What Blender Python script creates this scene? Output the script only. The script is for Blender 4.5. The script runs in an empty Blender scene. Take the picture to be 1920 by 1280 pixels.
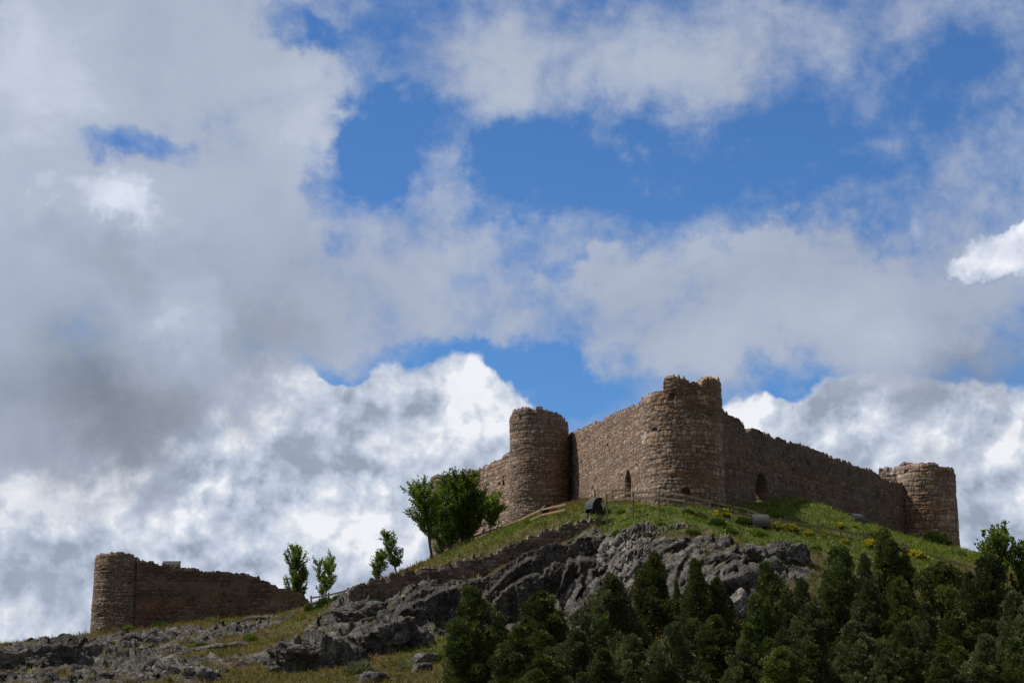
import bpy, math, random
import numpy as np
from mathutils import Vector

# ------------------------------------------------------------------ camera
SC = bpy.context.scene
COL = SC.collection
PITCH = math.radians(12.0)
FPX = 3413.0
ct, st = math.cos(PITCH), math.sin(PITCH)
cam_d = bpy.data.cameras.new("camera")
cam_d.sensor_width = 36.0
cam_d.lens = 36.0 * FPX / 1920.0
cam_d.clip_start = 0.5
cam_d.clip_end = 20000.0
cam = bpy.data.objects.new("camera", cam_d)
cam.location = (0, 0, 0)
cam.rotation_euler = (math.pi / 2 + PITCH, 0, 0)
COL.objects.link(cam)
SC.camera = cam


def ray(px, py):
    dx = (px - 960.0) / FPX
    dy = (640.0 - py) / FPX
    y = ct - dy * st
    return np.array((dx / y, 1.0, (st + dy * ct) / y))


def at(px, py, Y):
    return ray(px, py) * Y


# ------------------------------------------------------------------ sun + sky
SUN_EL = math.radians(58.0)
SUN_DIR = np.array((-0.98, 0.20, 0.0))
SUN_DIR /= np.linalg.norm(SUN_DIR)
SUN_V = Vector((SUN_DIR[0] * math.cos(SUN_EL), SUN_DIR[1] * math.cos(SUN_EL), math.sin(SUN_EL)))
sun_d = bpy.data.lights.new("sun", 'SUN')
sun_d.energy = 4.2
sun_d.angle = math.radians(0.55)
sun_d.color = (1.0, 0.94, 0.86)
sun = bpy.data.objects.new("sun", sun_d)
sun.rotation_euler = SUN_V.to_track_quat('Z', 'Y').to_euler()
sun.location = (0, 0, 100)
COL.objects.link(sun)

SC.view_settings.view_transform = 'Standard'
SC.view_settings.look = 'None'
SC.view_settings.exposure = 0.0
SC.view_settings.gamma = 1.0
SC.view_settings.use_curve_mapping = False
SC.cycles.max_bounces = 4
SC.cycles.diffuse_bounces = 2
SC.cycles.transparent_max_bounces = 4

world = bpy.data.worlds.new("World")
SC.world = world
world.use_nodes = True
WT = world.node_tree
WT.nodes.clear()


def N(tree, kind, **kw):
    n = tree.nodes.new(kind)
    for k, v in kw.items():
        setattr(n, k, v)
    return n


class G:
    """small expression builder for a node tree"""
    def __init__(s, t):
        s.t = t

    def put(s, sock, v):
        if isinstance(v, bpy.types.NodeSocket):
            s.t.links.new(v, sock)
        elif v is not None:
            sock.default_value = v

    def m(s, op, a, b=None, c=None, clamp=False):
        n = N(s.t, 'ShaderNodeMath', operation=op)
        n.use_clamp = clamp
        s.put(n.inputs[0], a)
        s.put(n.inputs[1], b)
        s.put(n.inputs[2], c)
        return n.outputs[0]

    def vm(s, op, a, b=None, scale=None):
        n = N(s.t, 'ShaderNodeVectorMath', operation=op)
        s.put(n.inputs[0], a)
        s.put(n.inputs[1], b)
        if scale is not None:
            s.put(n.inputs[3], scale)
        return n.outputs[0]

    def noise(s, vec, scale, detail=6, rough=0.55, dist=0.0, lac=2.0):
        n = N(s.t, 'ShaderNodeTexNoise')
        s.put(n.inputs['Vector'], vec)
        n.inputs['Scale'].default_value = scale
        n.inputs['Detail'].default_value = detail
        n.inputs['Roughness'].default_value = rough
        n.inputs['Lacunarity'].default_value = lac
        n.inputs['Distortion'].default_value = dist
        return n

    def ramp(s, v, a, b, lo=0.0, hi=1.0, kind='SMOOTHSTEP'):
        n = N(s.t, 'ShaderNodeMapRange', interpolation_type=kind)
        s.put(n.inputs['Value'], v)
        s.put(n.inputs['From Min'], a)
        s.put(n.inputs['From Max'], b)
        s.put(n.inputs['To Min'], lo)
        s.put(n.inputs['To Max'], hi)
        return n.outputs[0]

    def mix(s, f, a, b):
        n = N(s.t, 'ShaderNodeMix', data_type='RGBA')
        s.put(n.inputs[0], f)
        s.put(n.inputs[6], a)
        s.put(n.inputs[7], b)
        return n.outputs[2]


def lin(r, g, b, k=1.0):
    f = lambda c: ((c / 255 + 0.055) / 1.055) ** 2.4 if c > 10 else c / 255 / 12.92
    return (f(r) * k, f(g) * k, f(b) * k, 1.0)


g = G(WT)
WSTR = 0.1
tc = N(WT, 'ShaderNodeTexCoord').outputs['Generated']
sx = N(WT, 'ShaderNodeSeparateXYZ')
WT.links.new(tc, sx.inputs[0])
az = g.m('ARCTAN2', sx.outputs[0], sx.outputs[1])
el = g.m('ARCSINE', sx.outputs[2])
cx = N(WT, 'ShaderNodeCombineXYZ')
WT.links.new(g.m('MULTIPLY', az, 3.413), cx.inputs[0])
WT.links.new(g.m('MULTIPLY', el, 3.413), cx.inputs[1])
P0 = cx.outputs[0]
D0 = g.vm('SCALE', tc, scale=3.413)


def warp(vec, amp, scale, detail, seed):
    n = g.noise(g.vm('ADD', D0, (seed, seed * .7, -seed)), scale, detail, 0.6)
    d = g.vm('SUBTRACT', n.outputs['Color'], (0.5, 0.5, 0.5))
    d = g.vm('MULTIPLY', d, (amp, amp, 0.0))
    return g.vm('ADD', vec, d)


PW = warp(P0, 0.30, 3.2, 6, 3.1)
PW = warp(PW, 0.12, 10.0, 6, 7.7)
PW = warp(PW, 0.035, 34.0, 4, 17.7)


def blobs(vec, lst, base):
    acc = base
    for b in lst:
        px, py, rx, ry, rot, amp = b
        r = ray(px, py)
        r = r / np.linalg.norm(r)
        a, e = math.atan2(r[0], r[1]) * 3.413, math.asin(r[2]) * 3.413
        mp = N(WT, 'ShaderNodeMapping', vector_type='TEXTURE')
        WT.links.new(vec, mp.inputs[0])
        mp.inputs['Location'].default_value = (a, e, 0)
        mp.inputs['Rotation'].default_value = (0, 0, math.radians(rot))
        mp.inputs['Scale'].default_value = (rx / 1000, ry / 1000, 1)
        gr = N(WT, 'ShaderNodeTexGradient', gradient_type='SPHERICAL')
        WT.links.new(mp.outputs[0], gr.inputs[0])
        v = g.ramp(gr.outputs['Fac'], 0.0, 0.85, 0.0, amp)
        acc = g.m('ADD', acc, v)
    return acc

#SKYDATA
# grey veil of stratus: where it is thick
GREY = [
    (120, 260, 620, 520, 0, 2.2), (330, 90, 430, 260, 0, 1.6), (470, 340, 280, 330, 20, 1.6),
    (600, 560, 440, 260, -10, 1.6), (570, 170, 130, 150, 0, 0.7), (420, 480, 260, 260, 0, 0.7),
    (820, 110, 300, 140, -8, 0.85), (1050, 90, 330, 190, 0, 0.7), (1300, 110, 330, 150, 5, 0.62),
    (1000, 170, 300, 90, 8, 0.35), (1190, 190, 200, 80, 20, 0.3), (1480, 60, 180, 110, 0, 0.35),
    (900, 235, 200, 42, 40, 0.60), (815, 320, 60, 110, -15, 0.55), (740, 380, 150, 90, 10, 0.55),
    (800, 470, 260, 110, 0, 0.50), (1000, 430, 260, 70, 5, 0.34), (1150, 500, 220, 70, -5, 0.3),
    (1060, 560, 330, 110, 0, 0.8), (1100, 450, 420, 60, 4, 0.3), (1350, 570, 420, 150, 4, 1.5), (1650, 560, 420, 190, 4, 1.6),
    (1780, 640, 360, 230, 0, 1.0), (1500, 490, 320, 70, 8, 0.45), (1250, 650, 300, 120, -10, 0.8), 
    (900, 590, 220, 90, 0, 0.5), (1120, 515, 60, 22, 50, 0.5),
    (90, 640, 420, 420, 0, 2.0), (180, 800, 330, 200, 10, 1.0), (330, 620, 260, 260, 0, 0.8),
    (1810, 165, 130, 70, -25, 0.28), (1590, 290, 110, 38, 0, 0.34), (1730, 235, 170, 80, 20, 0.16),
    (1790, 370, 150, 60, -35, 0.36), (1690, 375, 120, 40, 0, 0.3), (1890, 400, 100, 60, 0, 0.4), (1880, 50, 180, 90, 0, 0.15),
    (1730, 70, 100, 60, 0, 0.2), (560, 640, 230, 100, 0, 0.5), (980, 300, 60, 30, 0, 0.2),
    # blue holes
    (520, 45, 150, 85, -20, -1.7), (600, 60, 120, 60, -30, -0.8), (195, 190, 38, 62, 10, -2.3),
    (290, 282, 200, 75, 8, -2.6), (400, 340, 110, 50, -10, -0.9), (690, 240, 110, 160, 0, -1.5),
    (780, 185, 150, 60, 0, -0.7), (730, 330, 60, 60, 0, -0.7), (600, 330, 60, 90, 0, -0.5), (650, 430, 70, 60, 0, -1.0),
    (1250, 330, 560, 180, 0, -1.3), (950, 320, 180, 120, 0, -0.5), (800, 665, 210, 70, -8, -1.5), (1070, 730, 210, 75, -12, -1.5),
    (940, 670, 120, 50, -10, -0.8), (1060, 520, 90, 35, 0, -0.7), (1650, 190, 300, 200, 0, -0.8),
    (700, 760, 200, 110, 0, -0.9), (850, 800, 260, 170, 0, -1.1), (500, 930, 520, 220, 0, -1.3), (800,1000,500,200,0,-1),
    (1600, 800, 250, 120, 0, -1.2), (1400, 800, 140, 90, 0, -1.2), (1700,980,400,130,0,-1),
    (380, 790, 90, 130, 0, -0.7),
]
# brightness of the veil
GBR = [
    (60, 100, 500, 300, 0, 0.12), (620, 200, 330, 260, 0, 0.12), (1850, 640, 400, 160, 0, -0.08), (260, 405, 130, 75, -25, 0.22), (110, 350, 90, 60, 0, 0.12),
    (350, 545, 95, 110, 30, 0.20), (395, 618, 60, 60, 0, 0.14), (400, 700, 90, 110, 0, 0.14), (90, 830, 330, 170, 5, -0.24), (60, 640, 330, 260, 0, -0.12),
    (330, 780, 260, 150, 0, -0.3), (260, 480, 260, 90, -10, -0.2), (470, 640, 180, 120, 0, -0.20), (200, 720, 260, 160, 0, -0.15),
    (1830, 760, 260, 150, 0, -0.38), (1500, 620, 500, 90, 0, 0.08), (1000, 120, 420, 140, 0, -0.05),
]
# white cumulus banks behind the veil
WHITE = [
    (500, 1250, 1800, 330, 0, 1.6), (1500, 1250, 1500, 420, 0, 1.8), (1100, 1000, 500, 200, 0, 1.0),
    (400, 1050, 900, 380, 0, 1.6), (200, 900, 500, 300, 0, 1.0), (780, 950, 500, 280, 0, 1.4), (1700, 960, 700, 280, 0, 1.8), 
    (540, 780, 220, 190, 0, 1.1), (735, 740, 95, 120, 0, 0.9), (860, 745, 130, 120, 0, 1.2), (930, 800, 110, 120, 0, 0.8), (640, 790, 160, 120, 0, 0.6),
    (1390, 810, 110, 110, 0, 1.0), (1620, 780, 280, 140, 0, 1.3), (1800, 850, 300, 150, 0, 0.9), (1300, 860, 260, 110, 0, 0.8),
    (1080, 730, 110, 70, 0, -0.8), (1480, 730, 80, 60, 0, -0.5), (640, 690, 70, 50, 0, -0.7),
]
WBR = [
    (870, 720, 130, 90, 0, 0.45), (720, 700, 70, 70, 0, 0.35), (770, 780, 140, 55, 10, -0.28), (620, 860, 170, 90, 0, 0.04),
    (470, 760, 150, 120, 20, 0.35), (560, 850, 90, 60, 0, -0.3), (130, 930, 260, 90, 10, 0.55), (40, 1050, 220, 80, 0, -0.45),
    (60, 1130, 300, 110, 0, -0.2), (500, 950, 400, 100, 0, 0.0), (680, 1000, 300, 100, 0, 0.18), (450, 1040, 300, 90, 0, -0.22),
    (1390, 790, 90, 60, 0, 0.5), (1530, 760, 110, 90, 0, -0.32), (1680, 790, 110, 70, 0, 0.25), (1760, 760, 120, 70, 0, -0.2),
    (1880, 870, 160, 60, 0, 0.05), (1830, 960, 160, 120, 0, -0.1), (930, 820, 120, 120, 0, 0.35), (820, 880, 140, 60, 0, 0.1),
]
SHARP = [(1880, 478, 130, 62, 12, 1.5), (1810, 505, 110, 34, 8, 1.0), (1950, 450, 110, 60, 20, 1.0)]

nA = g.noise(g.vm('MULTIPLY', D0, (1.0, 1.0, 1.25)), 3.6, 10, 0.6, 0.15).outputs['Fac']
nB = g.noise(g.vm('ADD', D0, (4.0, 9.0, 2.0)), 1.9, 4, 0.5).outputs['Fac']
dG = blobs(PW, GREY, 0.10)
dG = g.m('MINIMUM', g.m('MAXIMUM', g.m('MULTIPLY', dG, 0.72), -0.62), 1.7)
# unseen grey veil added behind the viewer and overhead, to neutralise bluish shadows
away = g.m('MAXIMUM', g.ramp(sx.outputs[1], 0.55, 0.0, 0.0, 1.0), g.ramp(el, 0.5, 0.9, 0.0, 1.0))
dG = g.m('ADD', dG, g.m('MULTIPLY', away, 0.9))
dG = g.m('ADD', dG, g.m('MULTIPLY', g.m('SUBTRACT', nA, 0.5), 4.6))
nF = g.noise(g.vm('ADD', D0, (2.0, 3.0, 5.0)), 13.0, 7, 0.62, 0.4).outputs['Fac']
dG = g.m('ADD', dG, g.m('MULTIPLY', g.m('SUBTRACT', nF, 0.5), 1.5))
# veil opacity, including the cloud added out of view
aG = g.ramp(g.ramp(dG, -0.48, 1.45, 0.0, 1.0, 'LINEAR'), -0.08, 0.98, 0.0, 0.97)
PS = warp(P0, 0.16, 5.0, 5, 11.3)
bG = blobs(PW, GBR, 0.70)
bG = g.m('ADD', bG, g.m('MULTIPLY', g.m('SUBTRACT', nB, 0.5), 0.55))
bG = g.m('ADD', bG, g.m('MULTIPLY', g.m('SUBTRACT', nA, 0.5), 0.55))

K = 1.0 / WSTR


def cramp(v, stops):
    n = N(WT, 'ShaderNodeValToRGB')
    g.put(n.inputs[0], v)
    e = n.color_ramp.elements
    while len(e) < len(stops):
        e.new(0.5)
    for q, (p, c) in zip(e, stops):
        q.position = p
        q.color = lin(*c)
    return n.outputs[0]


colG = cramp(bG, [(0.0, (114, 123, 136)), (0.3, (145, 154, 169)), (0.62, (168, 177, 196)), (0.8, (180, 190, 208)), (1.0, (222, 229, 241))])

colG = g.mix(away, colG, lin(138, 135, 133))
# cumulus
DC = warp(D0, 0.12, 3.0, 3, 21.0)
PC = warp(P0, 0.10, 9.0, 8, 5.5)
c1 = g.noise(DC, 5.0, 12, 0.5, 0.0)
c2 = g.noise(g.vm('ADD', DC, (0.030, 0.0, -0.045)), 5.0, 12, 0.5, 0.0)
relief = g.m('SUBTRACT', c1.outputs['Fac'], c2.outputs['Fac'])
dW = blobs(PC, WHITE, -0.35)
dW = g.m('ADD', dW, g.m('MULTIPLY', g.m('SUBTRACT', c1.outputs['Fac'], 0.5), 2.0))
aW = g.ramp(dW, 0.0, 0.36, 0.0, 1.0)
bW = blobs(PC, WBR, 0.60)
bW = g.m('ADD', bW, g.m('MULTIPLY', relief, 1.6))
def vor(vec, scale):
    n = N(WT, 'ShaderNodeTexVoronoi', feature='F1')
    WT.links.new(vec, n.inputs['Vector'])
    n.inputs['Scale'].default_value = scale
    n.inputs['Detail'].default_value = 3.0
    n.inputs['Roughness'].default_value = 0.55
    n.inputs['Lacunarity'].default_value = 2.3
    return n.outputs['Distance']


DV = warp(DC, 0.05, 12.0, 4, 33.0)
bump1 = vor(DV, 7.0)
bump2 = vor(g.vm('ADD', DV, (0.018, 0.0, -0.030)), 7.0)
puff = g.m('SUBTRACT', bump2, bump1)
bW = g.m('ADD', bW, g.m('MULTIPLY', puff, 0.75))
bW = g.m('ADD', bW, g.m('MULTIPLY', g.m('SUBTRACT', 0.60, bump1), 0.22))
f1 = g.noise(DC, 15.0, 8, 0.55)
f2 = g.noise(g.vm('ADD', DC, (0.012, 0.0, -0.018)), 15.0, 8, 0.55)
relief2 = g.m('SUBTRACT', f1.outputs['Fac'], f2.outputs['Fac'])
bW = g.m('ADD', bW, g.m('MULTIPLY', relief2, 1.3))
bW = g.m('ADD', bW, g.m('MULTIPLY', g.m('SUBTRACT', c1.outputs['Fac'], 0.5), 1.3))
bW = g.m('ADD', bW, g.ramp(dW, 0.0, 0.5, 0.18, 0.0))
colW = cramp(bW, [(0.0, (150, 162, 180)), (0.35, (180, 191, 209)), (0.62, (202, 210, 225)), (0.85, (222, 227, 236)), (1.0, (240, 242, 247))])

PC2 = warp(P0, 0.09, 16.0, 8, 15.5)
dS = blobs(PC2, SHARP, -0.35)
dS = g.m('ADD', dS, g.m('MULTIPLY', g.m('SUBTRACT', f1.outputs['Fac'], 0.5), 0.5))
aS = g.ramp(dS, -0.05, 0.42, 0.0, 0.97)
bS = g.m('ADD', g.m('MULTIPLY', puff, 0.7), g.ramp(dS, 0.0, 1.0, 0.35, 0.85))
bS = blobs(PC2, [(1830, 535, 170, 42, 0, -0.45), (1750, 515, 60, 40, 0, -0.3)], bS)
colS = cramp(bS, [(0.0, (155, 168, 194)), (0.5, (200, 209, 227)), (1.0, (246, 247, 252))])

sky = N(WT, 'ShaderNodeTexSky', sky_type='NISHITA')
sky.sun_disc = False
sky.sun_elevation = SUN_EL
sky.sun_rotation = math.atan2(SUN_DIR[0], SUN_DIR[1])
sky.altitude = 900
sky.air_density = 1.0
sky.dust_density = 0.3
sky.ozone_density = 2.5
skyc = N(WT, 'ShaderNodeMix', data_type='RGBA', blend_type='MULTIPLY')
skyc.inputs[0].default_value = 1.0
WT.links.new(sky.outputs[0], skyc.inputs[6])
skyc.inputs[7].default_value = SKY_TINT if 'SKY_TINT' in globals() else (0.44, 0.76, 1.10, 1)
blue = skyc.outputs[2]
sc = lambda c: g.vm('SCALE', c, scale=K)
c = g.mix(aW, blue, sc(colW))
c = g.mix(aG, c, sc(colG))
c = g.mix(aS, c, sc(colS))
bg = N(WT, 'ShaderNodeBackground')
bg.inputs['Strength'].default_value = WSTR
WT.links.new(c, bg.inputs['Color'])
wo = N(WT, 'ShaderNodeOutputWorld')
WT.links.new(bg.outputs[0], wo.inputs['Surface'])
world.cycles.sampling_method = 'MANUAL'
world.cycles.sample_map_resolution = 512
# ------------------------------------------------------------------ numpy noise
_rng = np.random.RandomState(7)
_perm = _rng.permutation(256).astype(np.int64)
_perm = np.concatenate([_perm, _perm, _perm])
_grad = _rng.normal(size=(256, 3))
_grad /= np.linalg.norm(_grad, axis=1)[:, None]


def perlin(p):
    p = np.asarray(p, float)
    i = np.floor(p).astype(np.int64)
    f = p - i
    u = f * f * f * (f * (f * 6 - 15) + 10)
    i &= 255
    out = 0
    for dx in (0, 1):
        wx = u[:, 0] if dx else 1 - u[:, 0]
        a = _perm[(i[:, 0] + dx) & 255]
        for dy in (0, 1):
            wy = u[:, 1] if dy else 1 - u[:, 1]
            b = _perm[a + ((i[:, 1] + dy) & 255)]
            for dz in (0, 1):
                wz = u[:, 2] if dz else 1 - u[:, 2]
                gi = _perm[b + ((i[:, 2] + dz) & 255)]
                gr = _grad[gi]
                d = gr[:, 0] * (f[:, 0] - dx) + gr[:, 1] * (f[:, 1] - dy) + gr[:, 2] * (f[:, 2] - dz)
                out = out + wx * wy * wz * d
    return out * 1.5


def fbm(p, octv=5, rough=0.5, ridged=False):
    p = np.asarray(p, float)
    s = 0
    a = 1.0
    t = 0
    for k in range(octv):
        n = perlin(p + 17.3 * k)
        if ridged:
            n = 1 - 2 * np.abs(n)
        s = s + a * n
        t += a
        a *= rough
        p = p * 2.03
    return s / t


def sstep(x, a, b):
    t = np.clip((x - a) / (b - a), 0, 1)
    return t * t * (3 - 2 * t)


def hash01(i, k):
    v = np.sin((i % 100003) * 12.9898 + k * 78.233) * 43758.5453
    return v - np.floor(v)


def cellular(p):
    """nearest jittered cell: id and vector from the feature point"""
    i0 = np.floor(p)
    best = np.full(len(p), 1e9)
    bid = np.zeros(len(p))
    bv = np.zeros((len(p), 3))
    for dx in (-1, 0, 1):
        for dy in (-1, 0, 1):
            for dz in (-1, 0, 1):
                c = i0 + np.array((dx, dy, dz))
                cid = (c[:, 0] * 73.0 + c[:, 1] * 1013.0 + c[:, 2] * 337.0) % 99991
                f = c + np.stack([hash01(cid, 21), hash01(cid, 22), hash01(cid, 23)], 1)
                v = p - f
                d = (v * v).sum(1)
                k = d < best
                best = np.where(k, d, best)
                bid = np.where(k, cid, bid)
                bv[k] = v[k]
    return bid, bv


def lerp(a, b, t):
    t = np.asarray(t)[..., None]
    return a * (1 - t) + b * t


def C3(*c):
    return np.array(c, float)


# ------------------------------------------------------------------ materials
def new_mat(name, rough=0.85, spec=0.25):
    m = bpy.data.materials.new(name)
    m.use_nodes = True
    t = m.node_tree
    t.nodes.clear()
    b = N(t, 'ShaderNodeBsdfPrincipled')
    b.inputs['Roughness'].default_value = rough
    b.inputs['Specular IOR Level'].default_value = spec
    o = N(t, 'ShaderNodeOutputMaterial')
    t.links.new(b.outputs[0], o.inputs['Surface'])
    return m, t, b, G(t)


def surf_mat(name, nscale, namp, bscale, bstr, rough=0.9, bdist=0.1, coarse=0, cracks=0):
    """per-vertex albedo (attribute Col) broken up by fine procedural noise, with bump"""
    m, t, b, g = new_mat(name, rough, 0.15)
    a = N(t, 'ShaderNodeAttribute', attribute_name='Col')
    co = N(t, 'ShaderNodeTexCoord').outputs['Object']
    n = g.noise(co, nscale, 6, 0.65)
    k = g.ramp(n.outputs['Fac'], 0.28, 0.72, 1 - namp, 1 + namp, 'LINEAR')
    colr = g.vm('SCALE', a.outputs['Color'], scale=k)
    crk = None
    if cracks:
        wn = g.noise(co, 1.4, 5, 0.6)
        wv = g.vm('ADD', co, g.vm('SCALE', g.vm('SUBTRACT', wn.outputs['Color'], (.5, .5, .5)), scale=1.3))
        for sc_, wd in ((cracks, .05), (cracks * 2.7, .07)):
            v = N(t, 'ShaderNodeTexVoronoi', feature='DISTANCE_TO_EDGE')
            t.links.new(g.vm('MULTIPLY', wv, (1.0, 1.0, 1.9)), v.inputs['Vector'])
            v.inputs['Scale'].default_value = sc_
            q = g.ramp(v.outputs['Distance'], 0.0, wd, 0.0, 1.0)
            crk = q if crk is None else g.m('MINIMUM', crk, g.m('ADD', q, 0.35, clamp=True))
        crk = g.m('MAXIMUM', crk, g.m('SUBTRACT', 1.0, a.outputs['Alpha']))
        colr = g.vm('SCALE', colr, scale=g.ramp(crk, 0, 1, 0.30, 1.0, 'LINEAR'))
        ln_ = g.noise(co, 3.2, 8, 0.7)
        lich = g.m('MULTIPLY', g.ramp(ln_.outputs['Fac'], .56, .66, 0, .55), a.outputs['Alpha'])
        colr = g.mix(lich, colr, (.36, .35, .31, 1))
    t.links.new(colr, b.inputs['Base Color'])
    n2 = g.noise(co, bscale, 8, 0.65)
    bp = N(t, 'ShaderNodeBump')
    bp.inputs['Strength'].default_value = bstr
    bp.inputs['Distance'].default_value = bdist
    hgt = n2.outputs['Fac']
    if coarse:
        n3 = g.noise(co, coarse, 9, 0.7, 0.8)
        hgt = g.m('ADD', g.m('MULTIPLY', hgt, 0.35), g.m('MULTIPLY', g.m('ABSOLUTE', g.m('SUBTRACT', n3.outputs['Fac'], 0.5)), -2.2))
    if crk is not None:
        hgt = g.m('ADD', hgt, g.m('MULTIPLY', crk, 0.45))
    t.links.new(hgt, bp.inputs['Height'])
    t.links.new(bp.outputs[0], b.inputs['Normal'])
    return m


def flat_mat(name, col, rough=0.8, var=0.3, scale=6.0, streak=(1, 1, 1), bump=0.3):
    m, t, b, g = new_mat(name, rough, 0.2)
    co = g.vm('MULTIPLY', N(t, 'ShaderNodeTexCoord').outputs['Object'], streak)
    n = g.noise(co, scale, 6, 0.6)
    k = g.ramp(n.outputs['Fac'], 0.3, 0.7, 1 - var, 1 + var, 'LINEAR')
    rgb = N(t, 'ShaderNodeRGB')
    rgb.outputs[0].default_value = (*col, 1)
    t.links.new(g.vm('SCALE', rgb.outputs[0], scale=k), b.inputs['Base Color'])
    bp = N(t, 'ShaderNodeBump')
    bp.inputs['Strength'].default_value = bump
    bp.inputs['Distance'].default_value = 0.05
    t.links.new(n.outputs['Fac'], bp.inputs['Height'])
    t.links.new(bp.outputs[0], b.inputs['Normal'])
    return m


def leaf_mat(name, transl=0.3, rough=0.6):
    m, t, b, g = new_mat(name, rough, 0.25)
    a = N(t, 'ShaderNodeAttribute', attribute_name='Col')
    oi = N(t, 'ShaderNodeObjectInfo')
    k = g.ramp(oi.outputs['Random'], 0, 1, 0.75, 1.4, 'LINEAR')
    c = g.vm('SCALE', a.outputs['Color'], scale=k)
    t.links.new(c, b.inputs['Base Color'])
    tr = N(t, 'ShaderNodeBsdfTranslucent')
    t.links.new(g.vm('MULTIPLY', c, (1.3, 1.4, 0.5)), tr.inputs['Color'])
    mx = N(t, 'ShaderNodeMixShader')
    mx.inputs[0].default_value = transl
    t.links.new(b.outputs[0], mx.inputs[1])
    t.links.new(tr.outputs[0], mx.inputs[2])
    t.links.new(mx.outputs[0], t.nodes['Material Output'].inputs['Surface'])
    return m


# ------------------------------------------------------------------ mesh helpers
def mesh_from(name, V, F, col=None, smooth=False, mat=None, alpha=None):
    """V (n,3); F (m,3|4) int array or list of such arrays; col (n,3) per-vertex albedo"""
    if isinstance(F, list):
        loops = np.concatenate([f.reshape(-1) for f in F])
        tot = np.concatenate([np.full(len(f), f.shape[1]) for f in F])
    else:
        loops = F.reshape(-1)
        tot = np.full(len(F), F.shape[1])
    me = bpy.data.meshes.new(name)
    me.vertices.add(len(V))
    me.vertices.foreach_set('co', np.ascontiguousarray(V, np.float32).reshape(-1))
    me.loops.add(len(loops))
    me.loops.foreach_set('vertex_index', loops.astype(np.int32))
    me.polygons.add(len(tot))
    start = np.concatenate([[0], np.cumsum(tot)[:-1]])
    me.polygons.foreach_set('loop_start', start.astype(np.int32))
    me.polygons.foreach_set('loop_total', tot.astype(np.int32))
    if smooth:
        me.polygons.foreach_set('use_smooth', np.ones(len(tot), bool))
    if col is not None:
        at_ = me.color_attributes.new('Col', 'FLOAT_COLOR', 'POINT')
        c4 = np.ones((len(V), 4), np.float32)
        c4[:, :3] = np.clip(col, 0, 1)
        if alpha is not None:
            c4[:, 3] = alpha
        at_.data.foreach_set('color', c4.reshape(-1))
    me.update(calc_edges=True)
    if mat:
        me.materials.append(mat)
    return me


def obj(name, me, parent=None, loc=(0, 0, 0), rot=(0, 0, 0), scale=(1, 1, 1)):
    o = bpy.data.objects.new(name, me)
    COL.objects.link(o)
    o.parent = parent
    o.location = loc
    o.rotation_euler = rot
    o.scale = scale
    return o


def tag(o, label=None, cat=None, group=None, kind=None):
    if label:
        o['label'] = label
    if cat:
        o['category'] = cat
    if group:
        o['group'] = group
    if kind:
        o['kind'] = kind
    return o


def empty(name, loc=(0, 0, 0), rz=0.0, s=1.0):
    o = bpy.data.objects.new(name, None)
    o.empty_display_size = 0.5
    COL.objects.link(o)
    o.location = loc
    o.rotation_euler = (0, 0, rz)
    o.scale = (s, s, s)
    return o


class MB:
    """collects boxes / tubes into one mesh"""
    def __init__(s):
        s.V, s.F, s.n = [], [], 0

    def add(s, V, F):
        s.V.append(np.asarray(V, float))
        s.F += [[i + s.n for i in f] for f in F]
        s.n += len(V)

    def box(s, a, b, w, h, up=(0, 0, 1), jit=0.0, rnd=None):
        """board from a to b, width w sideways, height h along up"""
        a, b = Vector(a), Vector(b)
        d = (b - a).normalized()
        side = d.cross(Vector(up))
        side = side.normalized() if side.length > 1e-4 else Vector((1, 0, 0))
        u = side.cross(d).normalized()
        V = []
        for p in (a, b):
            for i, j in ((-1, -1), (1, -1), (1, 1), (-1, 1)):
                q = p + side * (i * w / 2) + u * (j * h / 2)
                if jit and rnd:
                    q += Vector([rnd.uniform(-jit, jit) for _ in range(3)])
                V.append(q)
        s.add(V, [(0, 3, 2, 1), (4, 5, 6, 7), (0, 1, 5, 4), (1, 2, 6, 5), (2, 3, 7, 6), (3, 0, 4, 7)])

    def tube(s, pts, rad, k=6):
        pts = [Vector(p) for p in pts]
        base = s.n
        V, F = [], []
        for i, p in enumerate(pts):
            d = (pts[min(i + 1, len(pts) - 1)] - pts[max(i - 1, 0)]).normalized()
            a = d.cross(Vector((0.31, 0.77, 0.55))).normalized()
            b = d.cross(a)
            for j in range(k):
                t = 2 * math.pi * j / k
                V.append(p + (a * math.cos(t) + b * math.sin(t)) * rad[i])
        for i in range(len(pts) - 1):
            for j in range(k):
                j2 = (j + 1) % k
                F.append((i * k + j, i * k + j2, (i + 1) * k + j2, (i + 1) * k + j))
        F.append(tuple(range(k))[::-1])
        F.append(tuple((len(pts) - 1) * k + j for j in range(k)))
        s.add(V, F)

    def mesh(s, name, mat, smooth=False):
        me = bpy.data.meshes.new(name)
        me.from_pydata([tuple(v) for v in np.concatenate(s.V)], [], s.F)
        if smooth:
            me.polygons.foreach_set('use_smooth', np.ones(len(me.polygons), bool))
        me.materials.append(mat)
        me.update()
        return me

    def build(s, name, mat, parent=None, smooth=False, loc=(0, 0, 0)):
        return obj(name, s.mesh(name, mat, smooth), parent, loc)


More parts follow.
